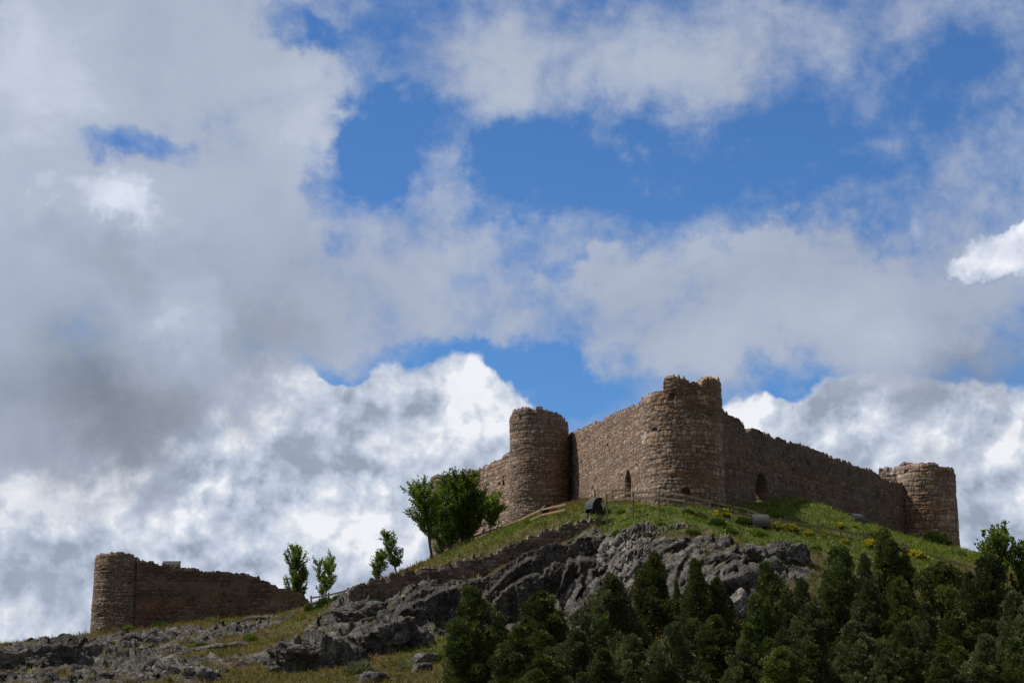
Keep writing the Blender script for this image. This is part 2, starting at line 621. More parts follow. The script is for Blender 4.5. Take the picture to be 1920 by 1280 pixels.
# ------------------------------------------------------------------ the hill
CP = [  # (px, py, distance) of ground seen in the view
    (-100, 1290, 112), (200, 1287, 112), (500, 1287, 112), (800, 1287, 110), (1100, 1292, 105), (1400, 1292, 100),
    (1700, 1292, 98), (2000, 1292, 98), (2300, 1292, 98), (-400, 1292, 112),
    (0, 1222, 150), (80, 1216, 150), (125, 1224, 153), (145, 1203, 160), (175, 1189, 167), (225, 1186, 169),
    (300, 1178, 169), (350, 1167, 168), (400, 1163, 169.5), (450, 1161, 169.8), (520, 1160, 170), (583, 1150, 170.5),
    (50, 1250, 132), (200, 1240, 138), (350, 1222, 144), (500, 1212, 146), (600, 1195, 148), (690, 1250, 124), (620, 1160, 150),
    (780, 1212, 131), (820, 1245, 124), (-200, 1250, 140), (500, 1250, 130),
    (583, 1130, 177), (620, 1125, 176), (655, 1115, 172), (620, 1150, 163),
    (660, 1110, 146.2), (700, 1092, 146.6), (800, 1073, 147), (900, 1048, 147.6), (960, 1029, 148), (1050, 994, 148.6), (1130, 976, 148.6),
    (700, 1096, 160), (655, 1118, 158),
    (655, 1153, 142.0), (700, 1145, 142.4), (800, 1124, 143.0), (900, 1103, 143.4), (960, 1084, 143.8), (1050, 1042, 144.4), (1130, 1006, 144.6),
    (750, 1180, 136.6), (850, 1188, 136.2), (950, 1194, 135.5), (1050, 1190, 135), (1150, 1170, 133.5), (1250, 1152, 130.5), (1350, 1140, 128),
    (806, 1064, 170), (850, 1060, 188), (806, 1062, 192), (740, 1088, 165), (740, 1092, 186),
    (888, 1016, 175), (930, 1003, 172), (970, 990, 169), (1020, 968, 166), (1062, 956, 162), (1100, 952, 156), (1130, 951, 151),
    (1200, 951, 147.5), (1280, 951, 145.5), (1335, 957, 145), (960, 985, 179), (1010, 962, 178), (900, 1015, 188),
    (1206, 947, 150.5), (1178, 941, 157), (1100, 944, 168), (1090, 935, 175),
    (1100, 985, 143.5), (1200, 990, 140.5), (1280, 990, 139), (1340, 990, 139), (1400, 1003, 139.5),
    (1100, 1060, 139), (1200, 1055, 135.5), (1280, 1065, 132.5), (1350, 1080, 130), (1200, 1120, 130), (1400, 1025, 136),
    (1390, 955, 148), (1430, 947, 158), (1390, 950, 154), (1445, 955, 152), (1500, 940, 157), (1540, 946, 158), (1500, 938, 163), (1560, 965, 168), (1620, 982, 175),
    (1690, 1006, 184), (1600, 978, 163), (1690, 1007, 174), (1742, 1015, 184), (1796, 1030, 188), (1850, 1042, 182), (1920, 1062, 176), (2050, 1095, 172), (1470, 965, 150),
    (1372, 976, 142.5), (1440, 988, 142), (1532, 1001, 145), (1620, 1019, 149), (1700, 1034, 153), (1755, 1055, 155), (1810, 1070, 157),
    (1430, 1022, 135), (1350, 1070, 130), (1520, 1068, 131), (1600, 1055, 138), (1700, 1078, 142), (1850, 1105, 145), (1450, 1095, 127),
    (1600, 1115, 127), (1750, 1125, 130), (1900, 1135, 132), (1500, 1200, 112), (1100, 1225, 122), (1250, 1212, 118), (1400, 1205, 115),
    (1700, 1200, 113), (1850, 1200, 114), (2000, 1200, 116), (900, 1235, 121), (1000, 1210, 127), (2200, 1150, 150), (2300, 1100, 180),
]
W = [at(*c) for c in CP]
W += [np.array(p, float) for p in [
    (-25, 70, -0.4), (0, 70, -0.4), (25, 70, -0.4), (-20, 40, -1.5), (20, 40, -1.5), (0, 10, -1.8), (-15, -15, -1.9), (15, -15, -1.9),
    (-60, 60, -1), (60, 60, -1), (-45, 190, 6.5), (-40, 178, 8.4), (-30, 182, 9), (-19, 192, 9), (-60, 165, 6), (-36, 200, 6),
    (-12, 205, 14), (-5, 215, 17), (10, 190, 19.5), (20, 175, 20), (20, 195, 20.5), (30, 200, 20.5), (44, 205, 19),
    (0, 235, 14), (40, 235, 14), (-40, 235, 2), (80, 220, 8), (75, 190, 12), (90, 160, 8), (-90, 140, 1), (-80, 190, 0), (0, 280, 4), (50, 280, 4)]]
W = np.array(W)


def rbf_fit(X, z, lam=0.6):
    n = len(X)
    D = np.linalg.norm(X[:, None] - X[None], axis=2)
    A = np.zeros((n + 3, n + 3))
    A[:n, :n] = -D + lam * 0
    A[:n, :n] += np.eye(n) * -lam * 0.0
    A[:n, n] = 1
    A[:n, n + 1:] = X
    A[n, :n] = 1
    A[n + 1:, :n] = X.T
    b = np.concatenate([z, [0, 0, 0]])
    return np.linalg.lstsq(A, b, rcond=None)[0]


_wt = rbf_fit(W[:, :2], W[:, 2])


def H0(x, y):
    x = np.asarray(x, float).ravel()
    y = np.asarray(y, float).ravel()
    out = np.zeros(len(x))
    n = len(W)
    for k in range(0, len(x), 40000):
        q = np.stack([x[k:k + 40000], y[k:k + 40000]], 1)
        D = np.sqrt(((q[:, None] - W[None, :, :2]) ** 2).sum(2) + 0.15)
        out[k:k + 40000] = -D @ _wt[:n] + _wt[n] + q @ _wt[n + 1:]
    w = np.maximum(sstep(np.abs(x - 5), 80, 150), np.maximum(sstep(y, 240, 330), sstep(-y, 0, 60)))
    return out * (1 - w) + (-2.0 + 2.0 * np.sin(x * 0.01) * np.sin(y * .013 + 1)) * w


def blobmask(x, y, lst):
    m = np.zeros(len(x))
    for px, py, Y, r, a in lst:
        c = at(px, py, Y)
        d = np.sqrt((x - c[0]) ** 2 + (y - c[1]) ** 2) / r
        m += a * np.exp(-d * d)
    return m


ROCKY = [(60, 1290, 117, 5, .8), (200, 1290, 116, 5, .65), (330, 1290, 116, 4, .5), (620, 1285, 116, 4, .4), (200, 1200, 157, 6, .6), (300, 1195, 156, 4, .5), (400, 1195, 155, 4, .45), (480, 1190, 157, 4, .5), (330, 1225, 142, 4, .45), (450, 1240, 134, 4, .25), (600, 1250, 126, 5, .5), (560, 1195, 150, 5, .5), (640, 1200, 143, 5, .7),
         (40, 1245, 135, 6, 1.2), (150, 1225, 145, 6, 1.1), (200, 1205, 158, 5, .9), (250, 1240, 130, 6, 1.1), (60, 1220, 150, 5, .8), (-150, 1250, 135, 14, 1),
         (360, 1260, 122, 4, .7), (430, 1180, 162, 3, .7), (500, 1175, 161, 3, .6), (560, 1240, 133, 4, .8), (620, 1140, 165, 3, .7),
         (700, 1180, 141, 5, .9), (800, 1150, 140, 4.5, 1.3), (900, 1130, 140, 4.5, 1.4), (1000, 1110, 139, 5, 1.4), (1100, 1070, 138, 4.5, 1.3), (1200, 1070, 133, 4, .9),
         (1300, 1070, 131, 4, .9), (1370, 1100, 128, 4, 1.1), (1240, 1120, 130, 5, 1.1), (1330, 1020, 136, 3, .5), (1420, 1050, 133, 3, .6), (1500, 1070, 130, 3, .5), (1370, 1180, 120, 4, .6),
         (1620, 1100, 132, 3, .6), (1700, 1140, 125, 4, .7), (1780, 1130, 130, 3, .7)]
GREEN = [(1480, 1010, 143, 6, .6), (1400, 990, 141, 5, .5), (1560, 1035, 143, 6, .5), (1660, 1060, 147, 6, .5), (1200, 965, 144, 5, .5), (620, 1240, 128, 5, .5), (480, 1225, 142, 4, .4), (900, 1030, 160, 8, .9), (1000, 985, 164, 6, .7), (1150, 950, 150, 6, .55), (1270, 960, 143, 5, .6), (1500, 950, 155, 6, 1.5), (1580, 975, 160, 6, 1.3), (1650, 995, 168, 7, 1.2),
         (1760, 1020, 178, 8, 1.1), (1850, 1050, 170, 8, .8), (1400, 955, 152, 4, 1.2), (800, 1195, 136, 5, .8), (690, 1215, 138, 4, .6), (1130, 1150, 130, 4, .9),
         (1600, 1010, 150, 5, .6), (1700, 1030, 155, 5, .7), (560, 1160, 155, 4, .5), (840, 1066, 170, 8, 1), (620, 1130, 168, 3, .8)]


def Hnoise(x, y, rocky):
    p = np.stack([x, y, np.zeros(len(x))], 1)
    g1 = fbm(p * 0.16, 5, 0.5) * 0.3
    # jointed limestone: tilted blocks at three sizes
    rockh = np.zeros(len(x))
    k = rocky > 0.01
    if k.any():
        pk = p[k]
        w = np.stack([fbm(pk * .35 + 60, 3), fbm(pk * .35 + 90, 3), fbm(pk * .35, 3) * 0], 1) * 1.1
        q = pk + w
        q = np.stack([q[:, 0] * .85 + q[:, 1] * .5, -q[:, 0] * .5 + q[:, 1] * .85, q[:, 2] + .5], 1)
        hk = np.zeros(len(pk))
        for sc_, am in (((3.4, 1.9), 1.15), ((1.3, .8), .42), ((.5, .4), .15)):
            cid, dv = cellular(q / np.array((sc_[0], sc_[1], 1.0)) * np.array((1, 1, 0)) + np.array((0, 0, .5)))
            hk += am * .85 * ((hash01(cid, 3) - .5) * 1.0 + dv[:, 0] * (hash01(cid, 1) - .3) * 1.1 + dv[:, 1] * (hash01(cid, 2) - .5) * .9)
        hk += fbm(pk * 1.4 + 7, 6, .65, ridged=True) * .30
        hk *= 1 - 0.7 * np.clip(blobmask(pk[:, 0], pk[:, 1], [(760, 1150, 140, 4, 1), (840, 1150, 140, 4, 1), (920, 1140, 140, 4, 1), (1000, 1130, 139.5, 4, 1), (1080, 1110, 139, 3.5, 1), (1180, 1060, 136, 4, 1), (1260, 1060, 134, 4, 1), (1330, 1060, 133, 3, .7)]), 0, 1)
        rockh[k] = hk
    gr = fbm(p * 1.3 + 30, 4, 0.6) * 0.13
    return g1 + lerp1(gr, rockh, rocky)


def lerp1(a, b, t):
    return a * (1 - t) + b * t


def rockmask(x, y):
    m = blobmask(x, y, ROCKY)
    p = np.stack([x, y, np.zeros(len(x))], 1)
    m = m + fbm(p * 0.35 + 50, 5, 0.6) * 0.55 + fbm(p * 1.3 + 150, 4, 0.6) * 0.30
    return sstep(m, 0.45, 0.95)


def H(x, y):
    x = np.atleast_1d(np.asarray(x, float))
    y = np.atleast_1d(np.asarray(y, float))
    return H0(x, y) + Hnoise(x, y, rockmask(x, y))


def h1(x, y):
    return float(H(x, y)[0])


def ground_at(px, py, Y):
    """point on the terrain below/above the view ray at that distance"""
    p = at(px, py, Y)
    return np.array((p[0], p[1], h1(p[0], p[1])))


def hit(px, py, y0=95.0, y1=230.0):
    """first terrain point the view ray meets (used only to find where a thing stands)"""
    d = ray(px, py)
    Y = np.arange(y0, y1, 0.25)
    P = Y[:, None] * d[None]
    hh = H(P[:, 0], P[:, 1])
    k = np.nonzero(hh >= P[:, 2])[0]
    i = k[0] if len(k) else int(np.argmin(P[:, 2] - hh))
    return np.array((P[i, 0], P[i, 1], hh[i]))


def axis(lo, hi, step, far):
    a = np.arange(lo, hi + step / 2, step)
    out, s, v = [], step, hi
    while v < far:
        s *= 1.35
        v += s
        out.append(v)
    neg, s, v = [], step, lo
    while v > -far:
        s *= 1.35
        v -= s
        neg.append(v)
    return np.concatenate([neg[::-1], a, out])


XS = axis(-50, 60, 0.18, 7000)
YS = axis(96, 196, 0.18, 7000)
gx, gy = np.meshgrid(XS, YS)
gx, gy = gx.ravel(), gy.ravel()
rk = rockmask(gx, gy)
gz = H0(gx, gy) + Hnoise(gx, gy, rk)
nx, ny = len(XS), len(YS)
idx = np.arange(nx * ny).reshape(ny, nx)
F = np.stack([idx[:-1, :-1], idx[:-1, 1:], idx[1:, 1:], idx[1:, :-1]], -1).reshape(-1, 4)
Zg = gz.reshape(ny, nx)
sl = np.hypot(np.gradient(Zg, axis=1) / np.gradient(XS)[None, :], np.gradient(Zg, axis=0) / np.gradient(YS)[:, None]).ravel()
p3 = np.stack([gx, gy, gz], 1)


def ground_color(x, y, rk, sl):
    p = np.stack([x, y, np.zeros(len(x))], 1)
    n1 = fbm(p * 0.25 + 3, 5, 0.6)
    n2 = fbm(p * 1.1 + 8, 4, 0.6)
    n3 = fbm(p * 0.6 + 21, 4, 0.6)
    n4 = fbm(p * 0.8 + 77, 5, 0.65)
    green = np.clip(blobmask(x, y, GREEN), 0, 1.2)
    gfac = sstep(green + n1 * 0.6, 0.15, 0.75)
    dry = lerp(C3(.125, .10, .05), C3(.185, .125, .06), sstep(n2, -.3, .4))
    dry = lerp(dry, C3(.15, .075, .04), sstep(n3, .1, .45) * .7)
    dry = lerp(dry, C3(.095, .105, .036), sstep(n1, -.25, .3) * .75)
    grn = lerp(C3(.075, .115, .025), C3(.19, .20, .065), sstep(n2, -.35, .4))
    c = lerp(dry, grn, gfac)
    rock = lerp(C3(.14, .13, .122), C3(.42, .40, .375), sstep(n2 + n3 * .6, -.35, .5))
    rock = lerp(rock, C3(.05, .046, .042), sstep(n4, .05, .4) * .7)
    rf = np.clip(np.maximum(sstep(rk + n2 * .3, .35, .6), sstep(sl + n2 * .3, 1.1, 1.6)), 0, 1)
    # soil and tufts caught in flat places of the rock
    rf = rf * (1 - 0.85 * sstep(n3 + .3 * n2, 0.0, 0.35) * (1 - sstep(sl, .7, 1.2)))
    return lerp(c, rock, rf), gfac * (1 - rf), rf


gc, gg_, grf = ground_color(gx, gy, rk, sl)
# break the rock into facets and small overhangs, pushing it out sideways from the slope
_k = np.nonzero(rk > .03)[0]
_q = p3[_k] + np.stack([fbm(p3[_k] * .8, 3), fbm(p3[_k] * .8 + 9, 3), fbm(p3[_k] * .8 + 19, 3)], 1) * .5
_o = np.zeros(len(_k))
for _s, _a in ((1.5, .55), (.62, .34), (.3, .15)):
    _c, _v = cellular(_q * np.array((1, 1, .6)) / _s)
    _o += _a * ((hash01(_c, 5) - .5) + _v[:, 0] * 1.3 * (hash01(_c, 6) + .1) + _v[:, 2] * .7 * (hash01(_c, 8) - .5))
    gc[_k] *= (1 + (hash01(_c, 9) - .5) * .35 * grf[_k])[:, None]
_w = _o * rk[_k] * np.where(gx[_k] < -12, .62, 1.0) * (gy[_k] < 175) * (gy[_k] > 90)
p3[_k] += _w[:, None] * np.array((.25, -.9, .35))[None]
M_GROUND = surf_mat('hillside', 6.0, 0.45, 5.0, 1.0, 0.95, 0.45, 1.1, 1.1)
hill = obj('hill', mesh_from('hill', p3, F, gc, False, M_GROUND, grf))
tag(hill, kind='structure')
# grass material is made later from the same colours
# ------------------------------------------------------------------ masonry
def masonry(s, z, hgt, wid, seed, wob=0.6):
    """coursed rubble: for points (s, z) in metres give stone id, edge distance, stone centre height"""
    rr = np.random.RandomState(seed)
    p = np.stack([s / (wid * 2.2), z / (hgt * 2.6), np.full(len(s), seed * 3.1)], 1)
    zz = z + wob * hgt * perlin(p) + 0.18 * hgt * perlin(p * 3.1 + 5)
    ss = s + wob * wid * 0.6 * perlin(p * 1.3 + 9)
    zmin, zmax = zz.min() - 2, zz.max() + 2
    nb = int((zmax - zmin) / hgt * 1.6) + 10
    hs = hgt * rr.choice([0.6, 0.85, 1.0, 1.25, 1.55], nb, p=[.2, .25, .25, .2, .1])
    zb = zmin + np.cumsum(hs)
    row = np.searchsorted(zb, zz)
    z0 = zb[np.clip(row - 1, 0, nb - 1)]
    z1 = zb[np.clip(row, 0, nb - 1)]
    smin, smax = ss.min() - 3, ss.max() + 3
    sid = np.zeros(len(s), np.int64)
    e = np.zeros(len(s))
    for r in np.unique(row):
        k = row == r
        nw = int((smax - smin) / wid * 2.2) + 12
        ws = wid * rr.choice([0.5, 0.8, 1.0, 1.3, 1.7], nw, p=[.25, .25, .2, .2, .1]) * (0.75 + 0.25 * (z1[k][0] - z0[k][0]) / hgt)
        sb = smin - rr.rand() * wid * 2 + np.cumsum(ws)
        c = np.searchsorted(sb, ss[k])
        a = sb[np.clip(c - 1, 0, nw - 1)]
        b = sb[np.clip(c, 0, nw - 1)]
        sid[k] = int(r) * 977 + c
        ex = np.minimum(ss[k] - a, b - ss[k])
        ez = np.minimum(zz[k] - z0[k], z1[k] - zz[k])
        # rounded corners
        cr = 0.22 * hgt
        q = np.hypot(np.maximum(cr - ex, 0), np.maximum(cr - ez, 0))
        e[k] = np.where((ex < cr) & (ez < cr), np.maximum(cr - q, 0), np.minimum(ex, ez))
    return sid, e, (z0 + z1) / 2 - (zz - z)


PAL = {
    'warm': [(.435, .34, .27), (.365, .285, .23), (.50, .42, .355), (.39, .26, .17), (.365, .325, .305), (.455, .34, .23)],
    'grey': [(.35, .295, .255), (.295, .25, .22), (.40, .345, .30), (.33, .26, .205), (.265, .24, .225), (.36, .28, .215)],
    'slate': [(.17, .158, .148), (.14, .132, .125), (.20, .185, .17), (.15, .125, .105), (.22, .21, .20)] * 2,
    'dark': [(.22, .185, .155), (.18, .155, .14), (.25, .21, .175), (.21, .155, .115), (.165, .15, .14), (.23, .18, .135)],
}


def stone_color(P, sid, e, pal, seed, stain=0.6, hgt=.3, marks=()):
    pl = np.array(PAL[pal])
    r = hash01(sid, seed)
    c = pl[(r * (min(len(pl), 6) - .001)).astype(int)]
    c = c * (0.66 + 0.72 * hash01(sid, seed + 5) ** 1.2)[:, None]
    n1 = fbm(P * 0.22 + seed, 5, 0.6)
    n2 = fbm(P * 0.5 + seed + 40, 4, 0.6)
    n3 = fbm(P * np.array((1.2, 1.2, .35)) + 70 + seed, 4, 0.6)
    c = lerp(c, C3(.22, .125, .075) * (0.8 + .5 * hash01(sid, 3))[:, None], sstep(n1, 0.08, 0.42) * 0.6 * stain)
    c = lerp(c, C3(.20, .185, .175), sstep(n2, 0.15, 0.45) * 0.45)
    c = lerp(c, c * 0.6, sstep(n3, 0.05, 0.5) * 0.6)
    for (px, py, Yd, rx, rz, colr, am) in marks:
        q = at(px, py, Yd)
        dx_ = np.hypot(P[:, 0] - q[0], (P[:, 1] - q[1]) * .6) / rx
        dz_ = (P[:, 2] - q[2]) / rz
        w_ = sstep(1.25 - np.hypot(dx_, dz_) + 0.9 * n2 + 0.5 * n1, 0.1, 0.9)
        c = lerp(c, np.array(colr) * (0.65 + .7 * hash01(sid, seed + 5))[:, None], w_ * am)
    mort = lerp(C3(.085, .063, .045), C3(.20, .155, .11), sstep(n2, -.2, .35))
    mw = sstep(e, 0.012, 0.06)
    plaster = sstep(fbm(P * 0.3 + 90 + seed, 4, 0.55), 0.25, 0.4) * 0.7
    c = lerp(mort, c, mw)
    c = lerp(c, C3(.21, .165, .13), plaster * 0.6)
    return c * np.array((.95, .885, .85))


M_STONE = surf_mat('rubble_masonry', 9.0, 0.35, 14.0, 0.9, 0.95, 0.05)


def poly_top(pairs):
    a = np.array(sorted(pairs))
    return lambda s: np.interp(s, a[:, 0], a[:, 1])


def wall_mesh(name, path, length, ztop, zbot, thick, hgt, wid, pal, seed, closed=False, res=0.085, relief=0.05,
              holes=(), raggedness=0.25, batter=0.0, stain=0.6, marks=()):
    """masonry wall: outer face up, across the broken top, inner face down, as one sheet.
    path(s) -> x, y, nx, ny (outward); ztop(s); holes: list of (s0, s1, z0, z1, arched)"""
    rr = np.random.RandomState(seed)
    ns = max(int(length / res), 8)
    s = np.linspace(0, length, ns + 1)
    if closed:
        s = s[:-1]
    n = len(s)
    x, y, nx_, ny_ = path(s)
    top = ztop(s)
    top = top + raggedness * 0.25 * perlin(np.stack([s * 2.3, s * 0, s * 0 + seed], 1))
    zmax = top.max() + 0.5
    nz = int((zmax - zbot) / res)
    zr = np.linspace(zbot, zmax, nz + 1)
    S, Z = np.meshgrid(s, zr)            # rows x cols
    sid, e, zc = masonry(S.ravel(), Z.ravel(), hgt, wid, seed)
    sid, e, zc = sid.reshape(S.shape), e.reshape(S.shape), zc.reshape(S.shape)
    jitter = (hash01(sid, 11) - 0.5) * raggedness * 0.6
    alive = zc + jitter < top[None]
    # column height: highest row of the unbroken stack of stones
    dead = ~alive
    first = np.where(dead.any(0), dead.argmax(0), nz)
    ht = zr[np.clip(first, 1, nz)]
    # outer face
    disp = relief * (sstep(e, 0.0, 0.22 * hgt) - 0.4) + relief * 0.9 * (hash01(sid, 7) - 0.5) * (e > 0.01)
    disp = disp - 0.24 * ((hash01(sid, 31) < 0.009) & (e > .03))
    big = 0.17 * fbm(np.stack([S.ravel() * .25, Z.ravel() * .3, S.ravel() * 0 + seed], 1), 3, 0.5).reshape(S.shape)
    bat = batter * (zmax - Z)
    hmask = np.zeros(S.shape, bool)
    Zc = np.minimum(Z, ht[None])
    off = disp + big + bat
    oz = Zc
    # near the top edge round it off a little
    off = off - 0.10 * sstep(Zc, ht[None] - 0.25, ht[None])
    OX = x[None] + nx_[None] * off
    OY = y[None] + ny_[None] * off
    # top: a few rows going inward
    tr = []
    nt = 6
    for k in range(1, nt):
        t = k / nt
        q = np.stack([x * 2.2 - nx_ * t * thick * 2.2, y * 2.2 - ny_ * t * thick * 2.2, np.full(n, 3.0)], 1)
        zt = ht - 0.05 + raggedness * 0.5 * perlin(q) - 0.12 * abs(t - .5)
        o = -t * thick
        tr.append((x + nx_ * o, y + ny_ * o, zt))
    # inner face: same rows
    sid2, e2, _ = masonry(S.ravel() + 50, Z.ravel(), hgt, wid, seed + 1)
    d2 = relief * (sstep(e2, 0, 0.22 * hgt) - .4).reshape(S.shape)
    IX = x[None] - nx_[None] * (thick + d2)
    IY = y[None] - ny_[None] * (thick + d2)
    rowsx = [OX] + [t[0][None] for t in tr] + [IX[::-1]]
    rowsy = [OY] + [t[1][None] for t in tr] + [IY[::-1]]
    rowsz = [oz] + [t[2][None] for t in tr] + [Zc[::-1]]
    X, Y, ZZ = np.concatenate(rowsx), np.concatenate(rowsy), np.concatenate(rowsz)
    R = X.shape[0]
    V = np.stack([X.ravel(), Y.ravel(), ZZ.ravel()], 1)
    se = np.concatenate([sid.ravel(), np.tile(sid[np.clip(first - 1, 0, nz), np.arange(n)], nt - 1), sid2.reshape(S.shape)[::-1].ravel()])
    ee = np.concatenate([e.ravel(), np.full(n * (nt - 1), 0.2), e2.reshape(S.shape)[::-1].ravel()])
    col = stone_color(V, se, ee, pal, seed, stain, hgt, marks)
    idx = np.arange(R * n).reshape(R, n)
    if closed:
        idx = np.concatenate([idx, idx[:, :1]], 1)
    F = np.stack([idx[:-1, :-1], idx[:-1, 1:], idx[1:, 1:], idx[1:, :-1]], -1)
    keep = np.ones(F.shape[:2], bool)
    # drop collapsed quads above the top
    nr = nz + 1
    ded_o = (Z[:-1] >= ht[None])                 # both rows clamped
    dd = ded_o[:, :-1] & ded_o[:, 1:] if not closed else ded_o & np.roll(ded_o, -1, 1)
    keep[:nz] &= ~dd
    keep[R - nr:R - 1] &= ~dd[::-1]
    extra = []
    if holes:
        sm = (s[:-1] + s[1:]) / 2 if not closed else s + res / 2
        zm = (zr[:-1] + zr[1:]) / 2
        SM, ZM = np.meshgrid(sm, zm)
        for (s0, s1, z0, z1, arched) in holes:
            r = (s1 - s0) / 2
            c = (s0 + s1) / 2
            inside = (SM > s0) & (SM < s1) & (ZM > z0) & (ZM < z1)
            if arched:
                inside &= (ZM < z1 - r) | (np.hypot(SM - c, ZM - (z1 - r)) < r)
            keep[:nz] &= ~inside
            keep[R - nr:R - 1] &= ~inside[::-1]
            pad = np.pad(inside, 1)
            for (dr, dc) in ((0, 1), (0, -1), (1, 0), (-1, 0)):
                nb_ = pad[1 + dr:pad.shape[0] - 1 + dr, 1 + dc:pad.shape[1] - 1 + dc]
                rws, cls = np.nonzero(inside & ~nb_)
                for i, j in zip(rws, cls):
                    if dc == 1:
                        a, b = (i, j + 1), (i + 1, j + 1)
                    elif dc == -1:
                        a, b = (i + 1, j), (i, j)
                    elif dr == 1:
                        a, b = (i + 1, j + 1), (i + 1, j)
                    else:
                        a, b = (i, j), (i, j + 1)
                    oa, ob = idx[a[0], a[1]], idx[b[0], b[1]]
                    ia, ib = idx[R - 1 - a[0], a[1]], idx[R - 1 - b[0], b[1]]
                    extra.append((oa, ob, ib, ia))
    Fk = F[keep]
    if extra:
        Fk = np.concatenate([Fk, np.array(extra)])
    if not closed:    # end caps
        for cidx, flip in ((0, False), (n - 1, True)):
            col_i = idx[:, cidx]
            for k in range(nz):
                q = (col_i[k], col_i[k + 1], col_i[R - 2 - k], col_i[R - 1 - k])
                if Z[k, cidx] < ht[cidx]:
                    Fk = np.concatenate([Fk, np.array([q if not flip else q[::-1]])])
    return mesh_from(name, V, Fk, col, False, M_STONE)


def hit_wall(px, py, P1, P2):
    """where a view ray meets the vertical plane through P1,P2: distance along it and height"""
    d = ray(px, py)
    u = np.array(P2[:2]) - np.array(P1[:2])
    L = np.linalg.norm(u)
    u = u / L
    # t*d - P1 = s*u
    A = np.array([[d[0], -u[0]], [d[1], -u[1]]])
    t, s = np.linalg.solve(A, np.array(P1[:2]))
    return s, t * d[2]


def hit_cyl(px, py, c, R, back=False):
    d = ray(px, py)
    a = d[0] ** 2 + d[1] ** 2
    b = d[0] * c[0] + d[1] * c[1]
    q = b * b - a * (c[0] ** 2 + c[1] ** 2 - R * R)
    q = math.sqrt(max(q, 0))
    t = (b + q) / a if back else (b - q) / a
    ang = math.atan2(t * d[0] - c[0], -(t * d[1] - c[1]))     # 0 faces the camera, + to the right
    return ang, t * d[2]


def tower(name, label, pxl, pxr, Y, front, back, zbot, hgt, wid, pal, seed, pyc=900, **kw):
    a, b = ray(pxl, pyc)[0], ray(pxr, pyc)[0]
    tl, tr_ = math.atan(a), math.atan(b)
    th = (tl + tr_) / 2
    dist = Y / math.cos(th)
    R = dist * math.sin((tr_ - tl) / 2)
    c = np.array((dist * math.sin(th), dist * math.cos(th)))
    prof = []
    for (px, py) in front:
        g_, z = hit_cyl(px, py, c, R)
        prof.append((g_, z))
    for (px, py) in back:
        g_, z = hit_cyl(px, py, c, R, True)
        prof.append((g_, z))
    prof = sorted(prof)
    pa = np.array([q[0] for q in prof])
    pz = np.array([q[1] for q in prof])
    pa = np.concatenate([pa - 2 * math.pi, pa, pa + 2 * math.pi])
    pz = np.tile(pz, 3)
    circ = 2 * math.pi * R

    def path(s):
        t = s / R - math.pi
        return c[0] + R * np.sin(t), c[1] - R * np.cos(t), np.sin(t), -np.cos(t)

    def zt(s):
        return np.interp(s / R - math.pi, pa, pz)
    holes = []
    for (hx, hy, wpx, hpx, arched) in kw.pop('hole_px', ()):
        g_, z = hit_cyl(hx, hy, c, R)
        w_ = wpx / FPX * Y
        h_ = hpx / FPX * Y
        sc_ = (g_ + math.pi) * R
        holes.append((sc_ - w_ / 2, sc_ + w_ / 2, z, z + h_, arched))
    me = wall_mesh(name, path, circ, zt, zbot, kw.pop('thick', 1.2), hgt, wid, pal, seed, closed=True, holes=holes, **kw)
    root = empty(name, (c[0], c[1], zbot))
    tag(root, label, 'tower')
    o = obj('masonry', me, root)
    o.matrix_parent_inverse = root.matrix_world.inverted()
    o.location = (-c[0], -c[1], -zbot)
    return root, c, R


def curtain(name, label, P1, P2, top_px, zbot, thick, hgt, wid, pal, seed, side=1, holes=(), cat='castle wall', **kw):
    """straight wall with outer face from P1 to P2 (left to right as seen)"""
    P1, P2 = np.array(P1[:2]), np.array(P2[:2])
    L = np.linalg.norm(P2 - P1)
    u = (P2 - P1) / L
    nrm = np.array((u[1], -u[0])) * side
    prof = [hit_wall(px, py, P1, P2) for px, py in top_px]
    zt = poly_top(prof)

    def path(s):
        return P1[0] + u[0] * s, P1[1] + u[1] * s, np.full(len(s), nrm[0]), np.full(len(s), nrm[1])
    hl = []
    for (pxa, pxb, pyb, pyt, arched) in holes:
        sa, za = hit_wall(pxa, pyb, P1, P2)
        sb, zb_ = hit_wall(pxb, pyb, P1, P2)
        _, zt_ = hit_wall((pxa + pxb) / 2, pyt, P1, P2)
        hl.append((min(sa, sb), max(sa, sb), min(za, zb_) - 0.3, zt_, arched))
    me = wall_mesh(name, path, L, zt, zbot, thick, hgt, wid, pal, seed, holes=hl, **kw)
    root = empty(name, (P1[0], P1[1], zbot))
    tag(root, label, cat)
    o = obj('masonry', me, root, (-P1[0], -P1[1], -zbot))
    return root, P1, u, nrm, hl


# corner tower (the tall broken one)
tA, cA, RA = tower('round_tower', 'tall broken corner tower with jagged notched top, nearest and highest of the castle', 1204, 1355, 150,
    [(1205, 748), (1212, 741), (1225, 735), (1240, 730), (1243, 728), (1244, 713), (1248, 706), (1262, 704), (1275, 704), (1276, 708), (1284, 708), (1290, 714), (1300, 716),
     (1310, 718), (1318, 719), (1322, 713), (1328, 708), (1336, 706), (1345, 708), (1352, 713), (1354, 716)],
    [(1352, 735), (1330, 745), (1300, 745), (1260, 745), (1230, 748), (1210, 752)], 15.5, 0.29, 0.38, 'warm', 11, pyc=850, stain=1.0, batter=0.008, raggedness=0.35,
    marks=[(1300, 735, 148, 3.5, 1.6, (.20, .125, .08), .85), (1310, 770, 148, 2.6, 1.2, (.15, .10, .07), .7), (1250, 770, 148, 1.2, .7, (.33, .19, .09), .7), (1305, 880, 147, 2.4, 3.2, (.25, .165, .125), .9), (1240, 910, 147, 1.8, 1.6, (.46, .40, .37), .6)])
